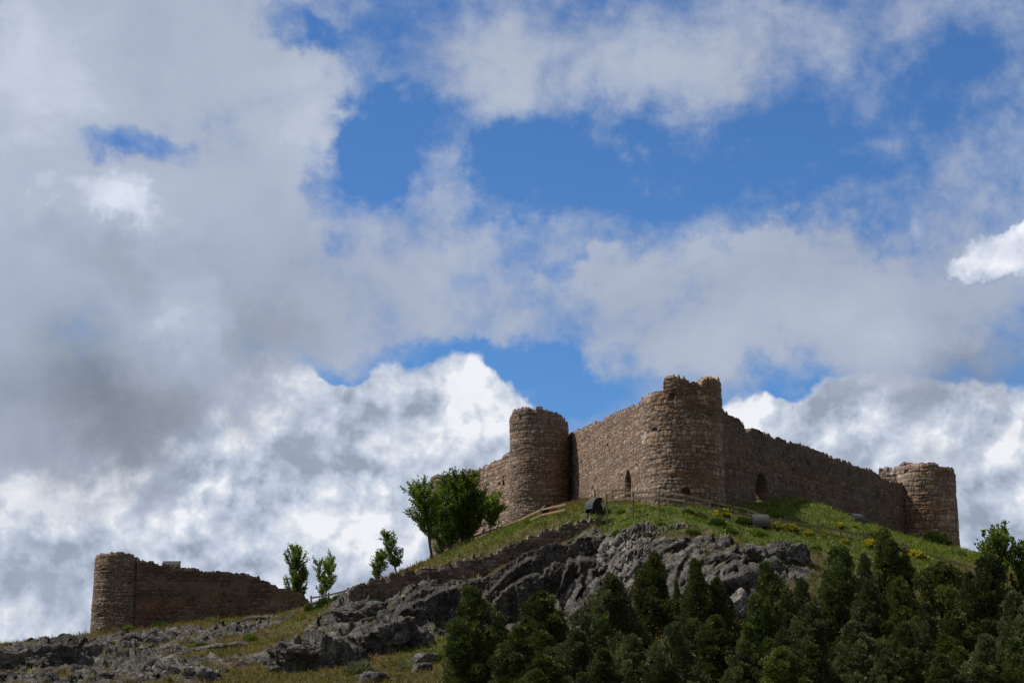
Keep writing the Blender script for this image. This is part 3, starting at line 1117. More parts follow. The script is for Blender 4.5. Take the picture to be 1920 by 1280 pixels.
# second tower
tB, cB, RB = tower('round_tower', 'grey round tower behind the leafy trees, left of the lit wall with the small door', 956, 1066, 181,
    [(957, 779), (962, 771), (970, 768), (985, 766), (1000, 766), (1026, 765), (1029, 770), (1046, 771), (1048, 776), (1055, 777), (1058, 785), (1064, 789)],
    [(1060, 800), (1030, 790), (1000, 788), (965, 790)], 16.0, 0.25, 0.33, 'grey', 23, pyc=870, stain=0.6, batter=0.006,
    marks=[(1015, 785, 179, 3.4, 1.6, (.24, .215, .19), .7), (1050, 870, 179, 1.5, 6, (.24, .145, .085), .7), (1020, 830, 178, 2.6, 1.1, (.34, .28, .23), .6)])
# right-hand far tower
tC, cC, RC = tower('round_tower', 'squat round tower at the far right end of the castle with weeds on its rim', 1684, 1794, 191,
    [(1685, 874), (1698, 872), (1720, 871), (1745, 869), (1762, 871), (1775, 875), (1785, 879), (1791, 884), (1793, 886)],
    [(1785, 890), (1740, 885), (1700, 883)], 17.0, 0.38, 0.54, 'warm', 35, pyc=940, stain=0.5, batter=0.012,
    marks=[(1725, 965, 188, 3, 2.2, (.34, .19, .11), .7), (1770, 900, 189, 2, 2, (.20, .175, .155), .6)])
# far left tower behind the trees
tD, cD, RD = tower('round_tower', 'round tower mostly hidden behind the cluster of leafy trees', 806, 905, 194,
    [(808, 893), (820, 890), (835, 889), (850, 891), (870, 887), (890, 886), (903, 890)],
    [(890, 900), (850, 900), (815, 900)], 11.0, 0.38, 0.55, 'grey', 47, pyc=980, stain=0.4)
# ruin tower on the left
tE, cE, RE = tower('round_tower', 'low isolated round tower at the far left end of the ruined outer wall', 177, 268, 175,
    [(182, 1040), (195, 1038), (210, 1036), (230, 1036), (242, 1038), (252, 1042), (262, 1048), (266, 1052)],
    [(255, 1060), (220, 1055), (190, 1052)], 4.5, 0.17, 0.30, 'grey', 59, pyc=1110, stain=0.8, batter=0.03, relief=0.05, raggedness=0.2, thick=0.9, res=0.085)

P = at
wallAB = curtain('curtain_wall', 'sunlit stone castle wall with a narrow arched doorway, between two round towers', P(1062, 900, 183.5), P(1214, 900, 150.6),
    [(1062, 816), (1075, 810), (1100, 799), (1120, 791), (1150, 776), (1170, 768), (1178, 764), (1200, 757), (1214, 752)], 15.5, 1.5, 0.25, 0.33, 'warm', 71,
    holes=[(1172.5, 1184, 932, 881, True)], stain=0.45, raggedness=0.15)
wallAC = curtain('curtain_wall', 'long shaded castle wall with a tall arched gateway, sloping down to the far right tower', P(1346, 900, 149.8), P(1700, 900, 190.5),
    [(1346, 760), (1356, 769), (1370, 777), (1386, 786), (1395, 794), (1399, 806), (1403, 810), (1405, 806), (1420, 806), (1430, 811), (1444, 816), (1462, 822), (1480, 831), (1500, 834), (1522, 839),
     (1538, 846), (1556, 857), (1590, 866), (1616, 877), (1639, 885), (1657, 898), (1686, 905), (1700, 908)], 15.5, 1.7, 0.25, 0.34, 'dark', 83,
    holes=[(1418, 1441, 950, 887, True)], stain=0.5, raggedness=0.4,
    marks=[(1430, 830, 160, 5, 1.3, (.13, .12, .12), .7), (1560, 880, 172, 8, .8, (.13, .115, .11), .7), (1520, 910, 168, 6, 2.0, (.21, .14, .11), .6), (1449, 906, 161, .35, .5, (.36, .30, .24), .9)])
wallBD = curtain('curtain_wall', 'stone castle wall behind the trees, joining the grey tower to the hidden one', P(872, 900, 193.0), P(968, 900, 180.0),
    [(872, 892), (890, 884), (905, 877), (920, 869), (932, 863), (945, 853), (956, 847), (968, 842)], 12.0, 1.3, 0.3, 0.46, 'warm', 95,
    holes=[(943, 947, 905, 893, False)], stain=0.6)
wallC2 = curtain('curtain_wall', 'short broken wall stub with loose blocks, left of the far right tower', P(1648, 900, 196.0), P(1706, 900, 193.5),
    [(1648, 882), (1664, 880), (1671, 884), (1675, 886), (1676, 873), (1683, 872), (1684, 869), (1692, 869), (1693, 868), (1700, 868), (1706, 872)], 18.0, 1.0, 0.42, 0.6, 'grey', 107,
    stain=0.5, raggedness=0.3)
wallE = curtain('ruined_wall', 'low ruined wall stepping down to the right from the isolated round tower', P(255, 1100, 173.2), P(584, 1100, 175.5),
    [(255, 1046), (266, 1050), (280, 1053), (286, 1052), (300, 1059), (320, 1061), (345, 1063), (365, 1066), (375, 1071), (400, 1071), (420, 1071), (450, 1075), (486, 1080), (489, 1087), (505, 1092),
     (518, 1098), (524, 1103), (545, 1105), (560, 1110), (572, 1118), (578, 1125), (584, 1138)], 4.5, 1.0, 0.15, 0.28, 'dark', 119, stain=.6, relief=0.045, raggedness=0.3, res=0.085,
    marks=[(300, 1135, 173, 3, 1.6, (.25, .13, .085), .8), (420, 1135, 174, 5, 1.2, (.24, .15, .11), .6), (530, 1140, 175, 4, 1.4, (.27, .235, .205), .7), (380, 1085, 174, 9, 1.0, (.15, .14, .135), .6)])

# old retaining wall running up the slope, built as a bent path
RW = [(655, 1104, 144.0), (672, 1097, 144.2), (700, 1086, 144.4), (740, 1078, 144.7), (800, 1067, 145.0), (850, 1056, 145.3), (900, 1041, 145.6), (940, 1031, 145.9), (960, 1021, 146.0), (1000, 1006, 146.3),
      (1040, 990, 146.6), (1080, 979, 146.9), (1105, 975, 147.1), (1128, 972, 147.3)]
rp = np.array([at(*q) for q in RW])
seg = np.concatenate([[0], np.cumsum(np.linalg.norm(np.diff(rp[:, :2], axis=0), axis=1))])


def rw_path(s):
    x = np.interp(s, seg, rp[:, 0])
    y = np.interp(s, seg, rp[:, 1])
    dx = np.interp(s + .4, seg, rp[:, 0]) - np.interp(s - .4, seg, rp[:, 0])
    dy = np.interp(s + .4, seg, rp[:, 1]) - np.interp(s - .4, seg, rp[:, 1])
    l = np.hypot(dx, dy)
    return x, y, dy / l, -dx / l


me = wall_mesh('masonry', rw_path, seg[-1], lambda s: np.interp(s, seg, rp[:, 2]), 6.0, 0.9, 0.19, 0.33, 'slate', 131, res=0.10, relief=0.09, raggedness=0.7, stain=0.25)
rw = obj('retaining_wall', me)
tag(rw, 'long low dry-stone retaining wall climbing the slope below the trees', 'retaining wall')
# ------------------------------------------------------------------ rocks
import bmesh


def ico(sub):
    bm = bmesh.new()
    bmesh.ops.create_icosphere(bm, subdivisions=sub, radius=1.0)
    V = np.array([v.co[:] for v in bm.verts])
    F = np.array([[v.index for v in f.verts] for f in bm.faces])
    bm.free()
    return V, F


ICO = {k: ico(k) for k in (4, 5, 6)}


def rock_mesh(name, size, seed, sub=5, faces=(), rough=1.0, flute=0.0, top_tilt=0.0, pale=1.0):
    """angular limestone block: a many-planed solid, broken up by facets, ledges and flutes"""
    rr = np.random.RandomState(seed)
    d, F = ICO[sub]
    nrm = list(rr.normal(size=(13, 3)))
    h = list(rr.uniform(0.78, 1.05, 13))
    for n, hh in faces:
        nrm.append(n)
        h.append(hh)
    nrm = np.array(nrm)
    nrm /= np.linalg.norm(nrm, axis=1)[:, None]
    h = np.array(h)
    dots = d @ nrm.T
    r = np.where(dots > 0.05, h[None] / np.maximum(dots, 0.05), 9)
    k = 18
    r = -np.log(np.exp(-k * r).sum(1)) / k
    r = np.clip(r, 0.3, 1.35)
    P_ = d * r[:, None] * np.array(size)[None]
    P_[:, 2] += top_tilt * P_[:, 0] * (P_[:, 2] > -size[2] * .5)
    q = P_ + seed * 7.7
    w = np.stack([fbm(q * .5, 3), fbm(q * .5 + 40, 3), fbm(q * .5 + 80, 3)], 1) * .7
    s0 = min(size)
    off = np.zeros(len(d))
    for sc_, am in ((1.4, 0.26), (0.55, 0.20), (0.24, 0.13)):
        cid, dv = cellular((q + w) * np.array((1.0, 1.0, 1.5)) / sc_)
        t = np.stack([hash01(cid, 1) - .5, hash01(cid, 2) - .5, hash01(cid, 4) - .5], 1)
        off += am * sc_ / 1.4 * 3.0 * ((hash01(cid, 3) - .5) * .8 + (dv * t).sum(1) * 1.3) * min(1, s0 / 1.2)
    off += fbm(q * 1.3, 6, .65, True) * 0.17 * rough
    if flute:
        off += flute * fbm(q * np.array((1.5, 1.5, .16)), 4, .55, True)
    P_ = P_ + d * (off * rough)[:, None]
    n1 = fbm(q * .6 + 5, 4, .6)
    n2 = fbm(q * np.array((1.6, 1.6, .25)) + 15, 4, .6)
    n3 = fbm(q * 2.4 + 25, 3, .6)
    c = lerp(C3(.12, .113, .105), C3(.30, .285, .265), sstep(n1 + n3 * .5, -.4, .45))
    c = lerp(c, C3(.05, .046, .043), sstep(n2, -.05, .4) * .8)
    c = lerp(c, C3(.27, .20, .14), sstep(fbm(q * .5 + 99, 3), .2, .5) * .35)
    c = lerp(c, C3(.45, .44, .42), sstep(n3, .15, .45) * .4)
    c = c * pale
    # moss and grit caught on the flat tops
    return mesh_from(name, P_, F, c, False, M_ROCK)


M_ROCK = surf_mat('limestone', 7.0, 0.45, 6.0, 1.0, 0.95, 0.45, 1.3, 1.3)

OUT = [  # px, py, Y, half width px, half height px, depth m, yaw, sub, flute, top tilt, label
    (55, 1258, 128, 95, 40, 3.0, 10, 6, .05, .0, 'broad dark rock filling the bottom left corner'),
    (180, 1277, 121, 45, 22, 1.5, -10, 5, .0, .0, 'grey rock at the bottom edge, second from the left corner'),
    (262, 1272, 120, 40, 28, 1.5, 25, 5, .0, .15, 'angular rock with one flat lit top at the bottom edge, below the round ruined tower'),
    (345, 1272, 119, 52, 26, 1.8, 0, 5, .0, -.1, 'pale cracked rock at the bottom edge, right of the angular one'),
    (165, 1232, 140, 62, 17, 2.0, 5, 5, .0, -.1, 'flat layered ledge between the corner rock and the round ruined tower'),
    (245, 1216, 151, 75, 17, 2.5, 0, 5, .0, .0, 'long low ledge just under the foot of the round ruined tower'),
    (430, 1217, 144, 52, 10, 1.6, 0, 5, .0, .0, 'low dark ledge lying in dry grass below the ruined wall'),
    (455, 1235, 138, 26, 8, 1.0, 0, 4, .0, .0, 'small flat rock in dry grass under the dark ledge'),
    (590, 1250, 126, 84, 36, 2.6, 12, 6, .06, -.12, 'big humped boulder in the grass at the bottom, left of the grey shrubs'),
    (425, 1182, 167, 30, 13, 1.2, 15, 5, .0, .2, 'pale rock at the foot of the ruined wall, leftmost of three'),
    (490, 1174, 167, 42, 17, 1.6, 8, 5, .0, .2, 'wide layered rock at the foot of the ruined wall, middle of three'),
    (546, 1174, 166, 22, 16, 1.2, 20, 5, .0, .1, 'small rock at the foot of the ruined wall, rightmost of three'),
    (625, 1131, 171, 36, 7, 1.2, 10, 5, .0, .25, 'flat pale rock under the little fence on the skyline'),
    (735, 1212, 132, 74, 50, 2.8, 30, 6, .12, .0, 'tall dark-faced crag standing above the two grey shrubs'),
    (690, 1160, 141.5, 52, 26, 2.4, 15, 6, .05, -.2, 'rough rock below the left end of the retaining wall'),
    (790, 1258, 118, 15, 13, .8, 0, 4, .0, .0, 'small boulder beside the right grey shrub'),
    (795, 1233, 123, 20, 9, .9, 20, 4, .0, .2, 'low rock between the crag and the leftmost big conifer'),
    (697, 1276, 114, 30, 10, 1.0, 0, 4, .0, .0, 'rounded rock at the bottom edge below the grey shrubs'),
    (1152, 1050, 139.5, 34, 38, 1.8, 26, 6, .10, .3, 'broken crag between the dark cliff and the pale rocks'),
    (1366, 1052, 132.5, 30, 16, 1.2, 10, 5, .04, .0, 'knobbly rock at the left end of the big smooth boulder'),
    (1455, 1046, 132, 68, 27, 2.2, 14, 6, .05, .0, 'big smooth rounded boulder under the yellow flowers'),
    (1446, 1066, 129.5, 26, 14, 1.1, 0, 5, .0, .0, 'small dark rock in front of the big smooth boulder'),
    (1392, 1092, 127.5, 34, 22, 1.3, 20, 5, .05, .2, 'pointed rock below the big smooth boulder'),
    (1375, 1145, 123, 24, 32, 1.2, 10, 5, .1, .0, 'narrow bright rock seen between two conifers'),
    (1632, 1062, 139, 20, 8, .9, 0, 4, .0, .0, 'small pale rock between the shrubs on the right slope'),
    (1772, 1130, 126, 34, 22, 1.4, 14, 5, .0, .1, 'pale rock beside the bare trunk on the right'),
    (1625, 1105, 131, 24, 10, 1.0, 0, 4, .0, .2, 'pale low rock among the right-hand conifers'),
    (1338, 948, 147, 16, 6, .8, 0, 4, .0, .0, 'weathered block lying at the foot of the tall corner tower'),
    (1258, 929, 147.0, 7, 5, .3, 0, 4, .0, .0, 'small white stone against the base of the tall corner tower'),
    (1020, 1176, 136, 44, 14, 1.4, 10, 5, .0, .1, 'low broken ledge at the foot of the dark cliff between two conifers'),
    (905, 1262, 114, 26, 7, 1.2, 0, 4, .0, .1, 'pale stones peeping out under the leftmost big conifer'),
]
for i, (px, py, Y, hw, hh, dep, yaw, sub, fl, tt, lab) in enumerate(OUT):
    c = at(px, py, Y)
    k = Y / FPX
    sz = (hw * k, dep, hh * k)
    ya = math.radians(yaw)
    fs = [((0.15, -1, 0.04), .62), ((0, 0, -1), .9)]
    if fl >= .1:
        fs += [((0.5, -.8, .0), .70), ((-.5, .2, .8), .75)]
    # the long side follows the yaw
    o = obj('rock', rock_mesh('rock', sz, 300 + i, sub, fs, 1.0 if hw > 24 else 0.6, fl, tt, 2.0 if 'pale' in lab or 'bright' in lab or 'white' in lab else 1.25), None, tuple(c), (0, 0, ya))
    tag(o, lab, 'rock', 'rocks and crags on the hillside')


# ------------------------------------------------------------------ the cliff: one continuous stepped face
def interp_line(pts, x):
    a = np.array(pts, float)
    return np.interp(x, a[:, 0], a[:, 1])


LEDGE1 = [([(738, 1160), (752, 1140), (768, 1127), (800, 1117), (825, 1104), (850, 1097)], .75, 60),
         ([(742, 1140), (770, 1112), (795, 1100), (850, 1096)], .45, 26),
         ([(905, 1116), (920, 1100), (950, 1070), (985, 1046), (1004, 1040)], .95, 70),
         ([(922, 1130), (940, 1108), (958, 1094), (975, 1082), (1000, 1073), (1020, 1066)], .8, 80),
         ([(858, 1100), (868, 1090), (895, 1083)], .35, 30),
         ([(945, 1160), (960, 1150), (985, 1147), (1012, 1134)], .5, 40),
         ([(1000, 1088), (1014, 1076), (1030, 1070)], .35, 30),
         ([(1085, 1076), (1100, 1068), (1118, 1060)], .4, 40),
         ([(1108, 1124), (1122, 1108), (1138, 1096)], .45, 40),
         ([(740, 1152), (770, 1157), (800, 1163)], .4, 30)]
VERT1 = [([(1050, 1064), (1112, 1042)], .75, 36), ([(1046, 1082), (1140, 1090)], .85, 40), ([(1056, 1032), (1100, 1026)], .5, 26),
        ([(1066, 1016), (1085, 1017)], .4, 20), ([(1010, 1108), (1035, 1112)], .4, 40), ([(1110, 880), (1150, 884)], .3, 30),
        ([(1100, 965), (1150, 968)], .3, 30), ([(1050, 1118), (1120, 1126)], .6, 26), ([(1140, 744), (1162, 738)], .8, 40)]


def cliff_sheet(name, label, cat, ctop, cbot, LEDGE, VERT, ytop, ylean, pale, cell, x0, x1, seed, jagk=1.0):
    """a stepped limestone face: ledges where the lower slab stands proud, corners, facets, flutes"""
    U = np.arange(x0, x1 + .1, 1.15)
    nrow = 130
    vv = np.linspace(0, 1, nrow)
    PX, VV = np.meshgrid(U, vv)
    jag = jagk * (5 * fbm(np.stack([U * .06, U * 0, U * 0], 1), 4, .6) + 3 * perlin(np.stack([U * .25, U * 0 + 3, U * 0], 1)))
    T = interp_line(ctop, U) - jag
    B_ = interp_line(cbot, U)
    PYY = T[None] + (B_ - T)[None] * VV
    x_, y_ = PX.ravel(), PYY.ravel()
    disp = np.zeros(len(x_))
    nz2 = np.stack([x_ / 24, y_ / 24, x_ * 0 + seed], 1)
    wx = x_ + 5 * fbm(nz2 * 1.5, 4)
    wy = y_ + 5 * fbm(nz2 * 1.5 + 30, 4)
    for pts, amp, dec in LEDGE:
        ln = interp_line(pts, wx)
        d = wy - ln
        ends = sstep(wx, pts[0][0] - 4, pts[0][0] + 5) * (1 - sstep(wx, pts[-1][0] - 2, pts[-1][0] + 14))
        disp += amp * sstep(d, -2, 8) * np.exp(-np.maximum(d, 0) / dec) * ends
    for pts, amp, dec in VERT:
        ys = [p[0] for p in pts]
        lx = np.interp(wy, ys, [p[1] for p in pts])
        d = wx - lx
        ends = sstep(wy, ys[0] - 6, ys[0] + 4) * (1 - sstep(wy, ys[-1] - 14, ys[-1] + 10))
        disp += amp * sstep(d, -1, 5) * np.exp(-np.maximum(d, 0) / dec) * ends
    m3 = np.stack([x_ / 24.0, np.zeros(len(x_)) + seed, y_ / 24.0], 1)
    q3 = m3 + np.stack([fbm(m3 * .9, 3), fbm(m3 * .9 + 7, 3), fbm(m3 * .9 + 14, 3)], 1) * .4
    q3 = np.stack([q3[:, 0] + .35 * q3[:, 2], q3[:, 1], q3[:, 2]], 1)
    tint = np.ones(len(x_))
    for s_, a_ in cell:
        cid, dv = cellular(q3 * np.array((1, 1, .42)) / s_)
        disp += a_ * ((hash01(cid, 3) - .5) * .8 + dv[:, 0] * -1.0 * hash01(cid, 4) + dv[:, 2] * .5 * (hash01(cid, 2) - .5))
        tint *= 1 + .3 * (hash01(cid, 12) - .5)
    disp += .10 * fbm(m3 * np.array((2.4, 1, .35)), 4, .6, True) + .12 * fbm(m3 * 2.2, 5, .68, True)
    edge = np.minimum(sstep(x_, x0, x0 + 30), 1 - sstep(x_, x1 - 32, x1))
    YY = ytop - ylean * VV.ravel() - disp * edge + (1 - edge) * 3.0
    rays = np.array([ray(a, b) for a, b in zip(x_, y_)])
    Pc = (rays * YY[:, None]).reshape(nrow, len(U), 3)
    back = []
    for k, (dy, dz) in enumerate(((.35, .06), (.9, .02), (1.8, -.35), (3.2, -1.1), (4.5, -2.4))):
        r_ = Pc[0].copy()
        r_[:, 1] += dy
        r_[:, 2] += dz + .12 * fbm(np.stack([U * .08, U * 0 + k, U * 0], 1), 3)
        back.append(r_)
    foot = Pc[-1].copy()
    foot[:, 2] -= 1.6
    ALL = np.concatenate([np.array(back[::-1]), Pc, foot[None]])
    R_, C_ = ALL.shape[:2]
    idx = np.arange(R_ * C_).reshape(R_, C_)
    Fc = np.stack([idx[:-1, :-1], idx[1:, :-1], idx[1:, 1:], idx[:-1, 1:]], -1).reshape(-1, 4)
    Va = ALL.reshape(-1, 3)
    tt = np.ones((R_, C_))
    tt[5:5 + nrow] = tint.reshape(nrow, C_)
    n1 = fbm(Va * .7 + 5, 4, .6)
    n2 = fbm(Va * np.array((1.6, 1.6, .18)) + 15, 4, .6)
    n3 = fbm(Va * 2.6 + 25, 4, .6)
    cc = lerp(C3(.13, .122, .115), C3(.27, .255, .24), sstep(n1 + n3 * .6, -.35, .5))
    cc = lerp(cc, C3(.075, .062, .052), sstep(n2, -.1, .35) * .7)
    cc = lerp(cc, C3(.20, .14, .09), sstep(n2, -.1, -.4) * .35)
    cc = cc * pale * tt.ravel()[:, None]
    o = obj(name, mesh_from(name, Va, Fc, cc, False, M_ROCK))
    tag(o, label, cat)


cliff_sheet('cliff', 'long dark vertical limestone cliff with thin lit slanting ledges under the retaining wall', 'cliff',
            [(684, 1156), (705, 1146), (728, 1140), (742, 1128), (770, 1106), (795, 1097), (845, 1093), (870, 1087), (900, 1086), (920, 1080), (950, 1058), (985, 1036), (1004, 1030), (1040, 1016), (1058, 1022), (1075, 1020),
             (1085, 1008), (1110, 1006), (1128, 1014), (1146, 1030), (1160, 1052), (1172, 1075)],
            [(684, 1188), (750, 1188), (850, 1198), (950, 1204), (1050, 1200), (1172, 1184)], LEDGE1, VERT1, 139.6, 1.6, .95, ((1.1, .30), (.45, .12)), 684, 1172, 0)
L2 = [([(1150, 1052), (1170, 1036), (1192, 1024)], .6, 30), ([(1190, 1090), (1215, 1070), (1240, 1062), (1262, 1050)], .7, 34), ([(1248, 1112), (1268, 1086), (1290, 1068), (1312, 1056)], .8, 36),
      ([(1230, 1040), (1255, 1022), (1275, 1010)], .6, 26), ([(1290, 1030), (1310, 1018), (1340, 1024)], .5, 26), ([(1165, 1100), (1190, 1082), (1205, 1078)], .5, 30), ([(1280, 1130), (1300, 1104), (1325, 1090)], .6, 40)]
V2 = [([(1010, 1196), (1050, 1190)], .5, 24), ([(1000, 1250), (1040, 1262)], .4, 22), ([(1050, 1232), (1110, 1222)], .55, 26), ([(1070, 1284), (1140, 1268)], .6, 24), ([(1040, 1308), (1110, 1300)], .5, 22), ([(1060, 1170), (1120, 1164)], .5, 22)]
cliff_sheet('crag_face', 'pale broken limestone face below the grassy top, behind the middle conifers', 'cliff',
            [(1122, 1040), (1140, 1024), (1160, 1000), (1185, 984), (1215, 978), (1240, 992), (1262, 982), (1290, 982), (1315, 994), (1340, 1008), (1362, 1034)],
            [(1122, 1180), (1200, 1172), (1280, 1165), (1362, 1160)], L2, V2, 139.4, 8.6, 2.2, ((.9, .42), (.42, .40), (.2, .22)), 1122, 1362, 9, 1.4)
# ------------------------------------------------------------------ fences, hoods, doors
M_WOOD = flat_mat('weathered_wood', (.27, .205, .145), .85, .35, 5, (1, 1, .4))
M_WOODL = flat_mat('pale_wood', (.34, .25, .15), .8, .25, 5, (1, 1, .4))
M_SLAT = flat_mat('grey_slats', (.075, .075, .08), .75, .3, 6, (1, 1, 1))
M_SLATL = flat_mat('light_grey_slats', (.30, .30, .31), .7, .3, 6, (1, 1, 1))
M_BLACK = flat_mat('dark_panel', (.018, .018, .022), .6, .2, 6)
M_DOOR = flat_mat('brown_door', (.05, .024, .016), .8, .3, 5, (1, 1, .2))
M_METAL = flat_mat('galvanised_post', (.36, .35, .33), .6, .2, 5)
M_WHITE = flat_mat('white_box', (.5, .5, .48), .6, .2, 5)
rf_ = random.Random(5)


def fence(name, label, posts, rails, mats, ph=1.15, pw=.15, rail_gap=(.95, .5), rw=.16, group=None):
    """posts: (px, py base, Y, kind); consecutive posts joined by rails where rails[i]"""
    pts = []
    for (px, py, Y, kd) in posts:
        a = at(px, py, Y)
        pts.append(Vector((a[0], a[1], a[2])))
    r0 = pts[0].copy()
    root = empty(name, r0)
    tag(root, label, 'fence', group)
    for p, (_, _, _, kd) in zip(pts, posts):
        mb = MB()
        q = p - r0
        gz_ = h1(p.x, p.y) - r0.z
        lo = min(q.z, gz_) - .25
        tilt = Vector((rf_.uniform(-.03, .03), rf_.uniform(-.03, .03), 0))
        w = pw if kd == 'w' else .06
        mb.box((q.x, q.y, lo), (q.x + tilt.x, q.y + tilt.y, q.z + ph), w, w, (0, 1, 0))
        mb.build('post', mats[0] if kd == 'w' else M_METAL, root)
    for i in range(len(pts) - 1):
        if not rails[i]:
            continue
        for hgt in rail_gap:
            mb = MB()
            a = pts[i] - r0 + Vector((0, -.09, hgt + rf_.uniform(-.02, .02)))
            b = pts[i + 1] - r0 + Vector((0, -.09, hgt + rf_.uniform(-.02, .02)))
            d = (b - a).normalized() * .06
            mb.box(a - d, b + d, .045, rw, (0, 0, 1))
            mb.build('rail', mats[1] if rails[i] == 1 else mats[2], root)
    return root


fence('wooden_fence', 'pale post-and-rail fence climbing the grass below the grey tower',
      [(888, 1026, 166, 'w'), (932, 1010, 164, 'w'), (970, 996, 161, 'w'), (1015, 976, 157, 'w'), (1060, 966, 153.5, 'w')],
      [1, 1, 2, 2], (M_WOOD, M_WOOD, M_WOODL), group=None)
fence('wooden_fence', 'long fence curving round the grassy top below the tall corner tower and down the slope',
      [(1102, 957, 149.5, 'w'), (1138, 949, 146.5, 'w'), (1187, 946, 145, 'w'), (1236, 944, 144, 'w'), (1283, 951, 143, 'w'), (1332, 963, 142.5, 'm'), (1373, 972, 142.5, 'm'), (1403, 978, 142.5, 'm'),
       (1443, 994, 142, 'w'), (1486, 1002, 143, 'm'), (1532, 1008, 145, 'w'), (1577, 1017, 147, 'w'), (1619, 1025, 149, 'w'), (1700, 1046, 153, 'w'), (1739, 1060, 154, 'm'), (1773, 1071, 155.5, 'm'), (1810, 1081, 157, 'w')],
      [0, 1, 1, 1, 1, 1, 1, 1, 1, 1, 1, 1, 1, 1, 1, 1], (M_WOOD, M_WOOD, M_WOODL), ph=1.05)
fence('wooden_fence', 'short pale handrail leading to the narrow arched doorway',
      [(1116, 941, 156, 'w'), (1149, 941, 155, 'w'), (1172, 940, 154.5, 'w')], [2, 1], (M_WOOD, M_WOOD, M_WOODL), ph=1.1, rail_gap=(.98,))
fence('wooden_fence', 'little dark fence on the skyline between the ruined wall and the retaining wall',
      [(583, 1139, 174, 'w'), (616, 1133, 173.3, 'w'), (652, 1124, 172.5, 'w')], [1, 1], (M_WOOD, M_WOOD, M_WOOD), ph=1.15, rail_gap=(.9, .25), rw=.16)


def hood(label, px, py, Y, yaw, wd=1.15, hg=1.0, dp=.9, z=None):
    """slatted half-barrel hood over a floodlight: curved boards on a dark body with flat ends"""
    a = at(px, py, Y)
    zz = a[2] if z is None else z
    root = empty('slatted_hood', (a[0], a[1], zz), math.radians(yaw))
    tag(root, label, 'light cover', 'slatted wooden floodlight covers')
    n = 8
    prof = []
    for i in range(n + 1):
        t = i / n * math.pi / 2 * 1.15
        prof.append((-dp / 2 + dp * math.sin(t) * .0 + dp * (1 - math.cos(t)) * .85, hg * math.sin(t) ** .9 if t < math.pi / 2 else hg * (1 - (t - math.pi / 2) * .25)))
    # end panels
    for sx in (-1, 1):
        mb = MB()
        x0, x1 = sx * (wd / 2 - .05), sx * (wd / 2)
        V = []
        pr = prof + [(dp / 2, hg * .75), (dp / 2, -.25), (-dp / 2, -.25)]
        for x in (x0, x1):
            for (y, zc) in pr:
                V.append((x, y, zc))
        m = len(pr)
        Fs = [tuple(range(m)), tuple(range(m, 2 * m))[::-1]] + [(i, (i + 1) % m, (i + 1) % m + m, i + m) for i in range(m)]
        mb.add(V, Fs)
        mb.build('end_panel', M_BLACK, root)
    for i in range(n):
        mb = MB()
        (y0, z0), (y1, z1) = prof[i], prof[i + 1]
        d = math.hypot(y1 - y0, z1 - z0)
        ny_, nz_ = -(z1 - z0) / d, (y1 - y0) / d
        yc, zc = (y0 + y1) / 2 + ny_ * .02, (z0 + z1) / 2 + nz_ * .02
        mb.box((-wd / 2 - .03, yc, zc), (wd / 2 + .03, yc, zc), d * .9 + .02, .035, (0, ny_, nz_))
        mb.build('slat', M_SLAT, root)
    for sx in (-1, 1):
        mb = MB()
        mb.box((sx * (wd / 2 - .12), 0, -.35), (sx * (wd / 2 - .12), 0, .1), .07, .07, (0, 1, 0))
        mb.build('leg', M_METAL, root)
    mb = MB()
    mb.box((-wd / 2 + .05, dp / 2 - .08, hg * .28), (wd / 2 - .05, dp / 2 - .08, hg * .28), .04, hg * .9, (0, 0, 1))
    mb.build('back_panel', M_BLACK, root)
    return root


hood('slatted grey floodlight hood with its dark flat end facing right, above the retaining wall end', 1113, 955, 148.0, -58, 1.05, .95, .95)
hood('dark slatted hood partly behind the pale fence, at the foot of the grey tower', 1023, 966, 160, -75, .9, .95, .9)
hood('large slatted hood facing the viewer on the right slope, against a fence post', 1426, 988, 141.6, 4, 1.25, 1.0, .95)
hood('far slatted hood tilted against the long shaded wall on the green mound', 1607, 984, 159, 30, 1.1, 1.0, .9)
hood('dark boxy hood standing on top of the ruined wall', 321, 1068, 174.2, 0, 1.6, .85, .9)

# reddish clay block by the hood at the foot of the grey tower
mb = MB()
p = at(1037, 962, 159.5)
mb.box((-.32, 0, .22), (.32, 0, .22), .5, .5, jit=.05, rnd=rf_)
mb.box((-.22, 0, .56), (.15, 0, .56), .36, .22, jit=.05, rnd=rf_)
o = mb.build('clay_block', flat_mat('red_clay', (.34, .11, .055), .9, .3, 5), None, loc=tuple(p))
tag(o, 'small reddish clay block behind the pale fence, right of the dark hood', 'block')

# small white lamp box beside the first hood
mb = MB()
p = at(1131, 949, 147.5)
mb.box((-.14, 0, .12), (.14, 0, .12), .18, .22)
mb.box((-.17, 0, .25), (.17, 0, .25), .22, .04)
mb.box((0, 0, -.3), (0, 0, .02), .06, .06, (0, 1, 0))
o = mb.build('lamp_box', M_WHITE, None, loc=tuple(p))
tag(o, 'small white box in the grass beside the slatted hood with the flat end', 'lamp box')

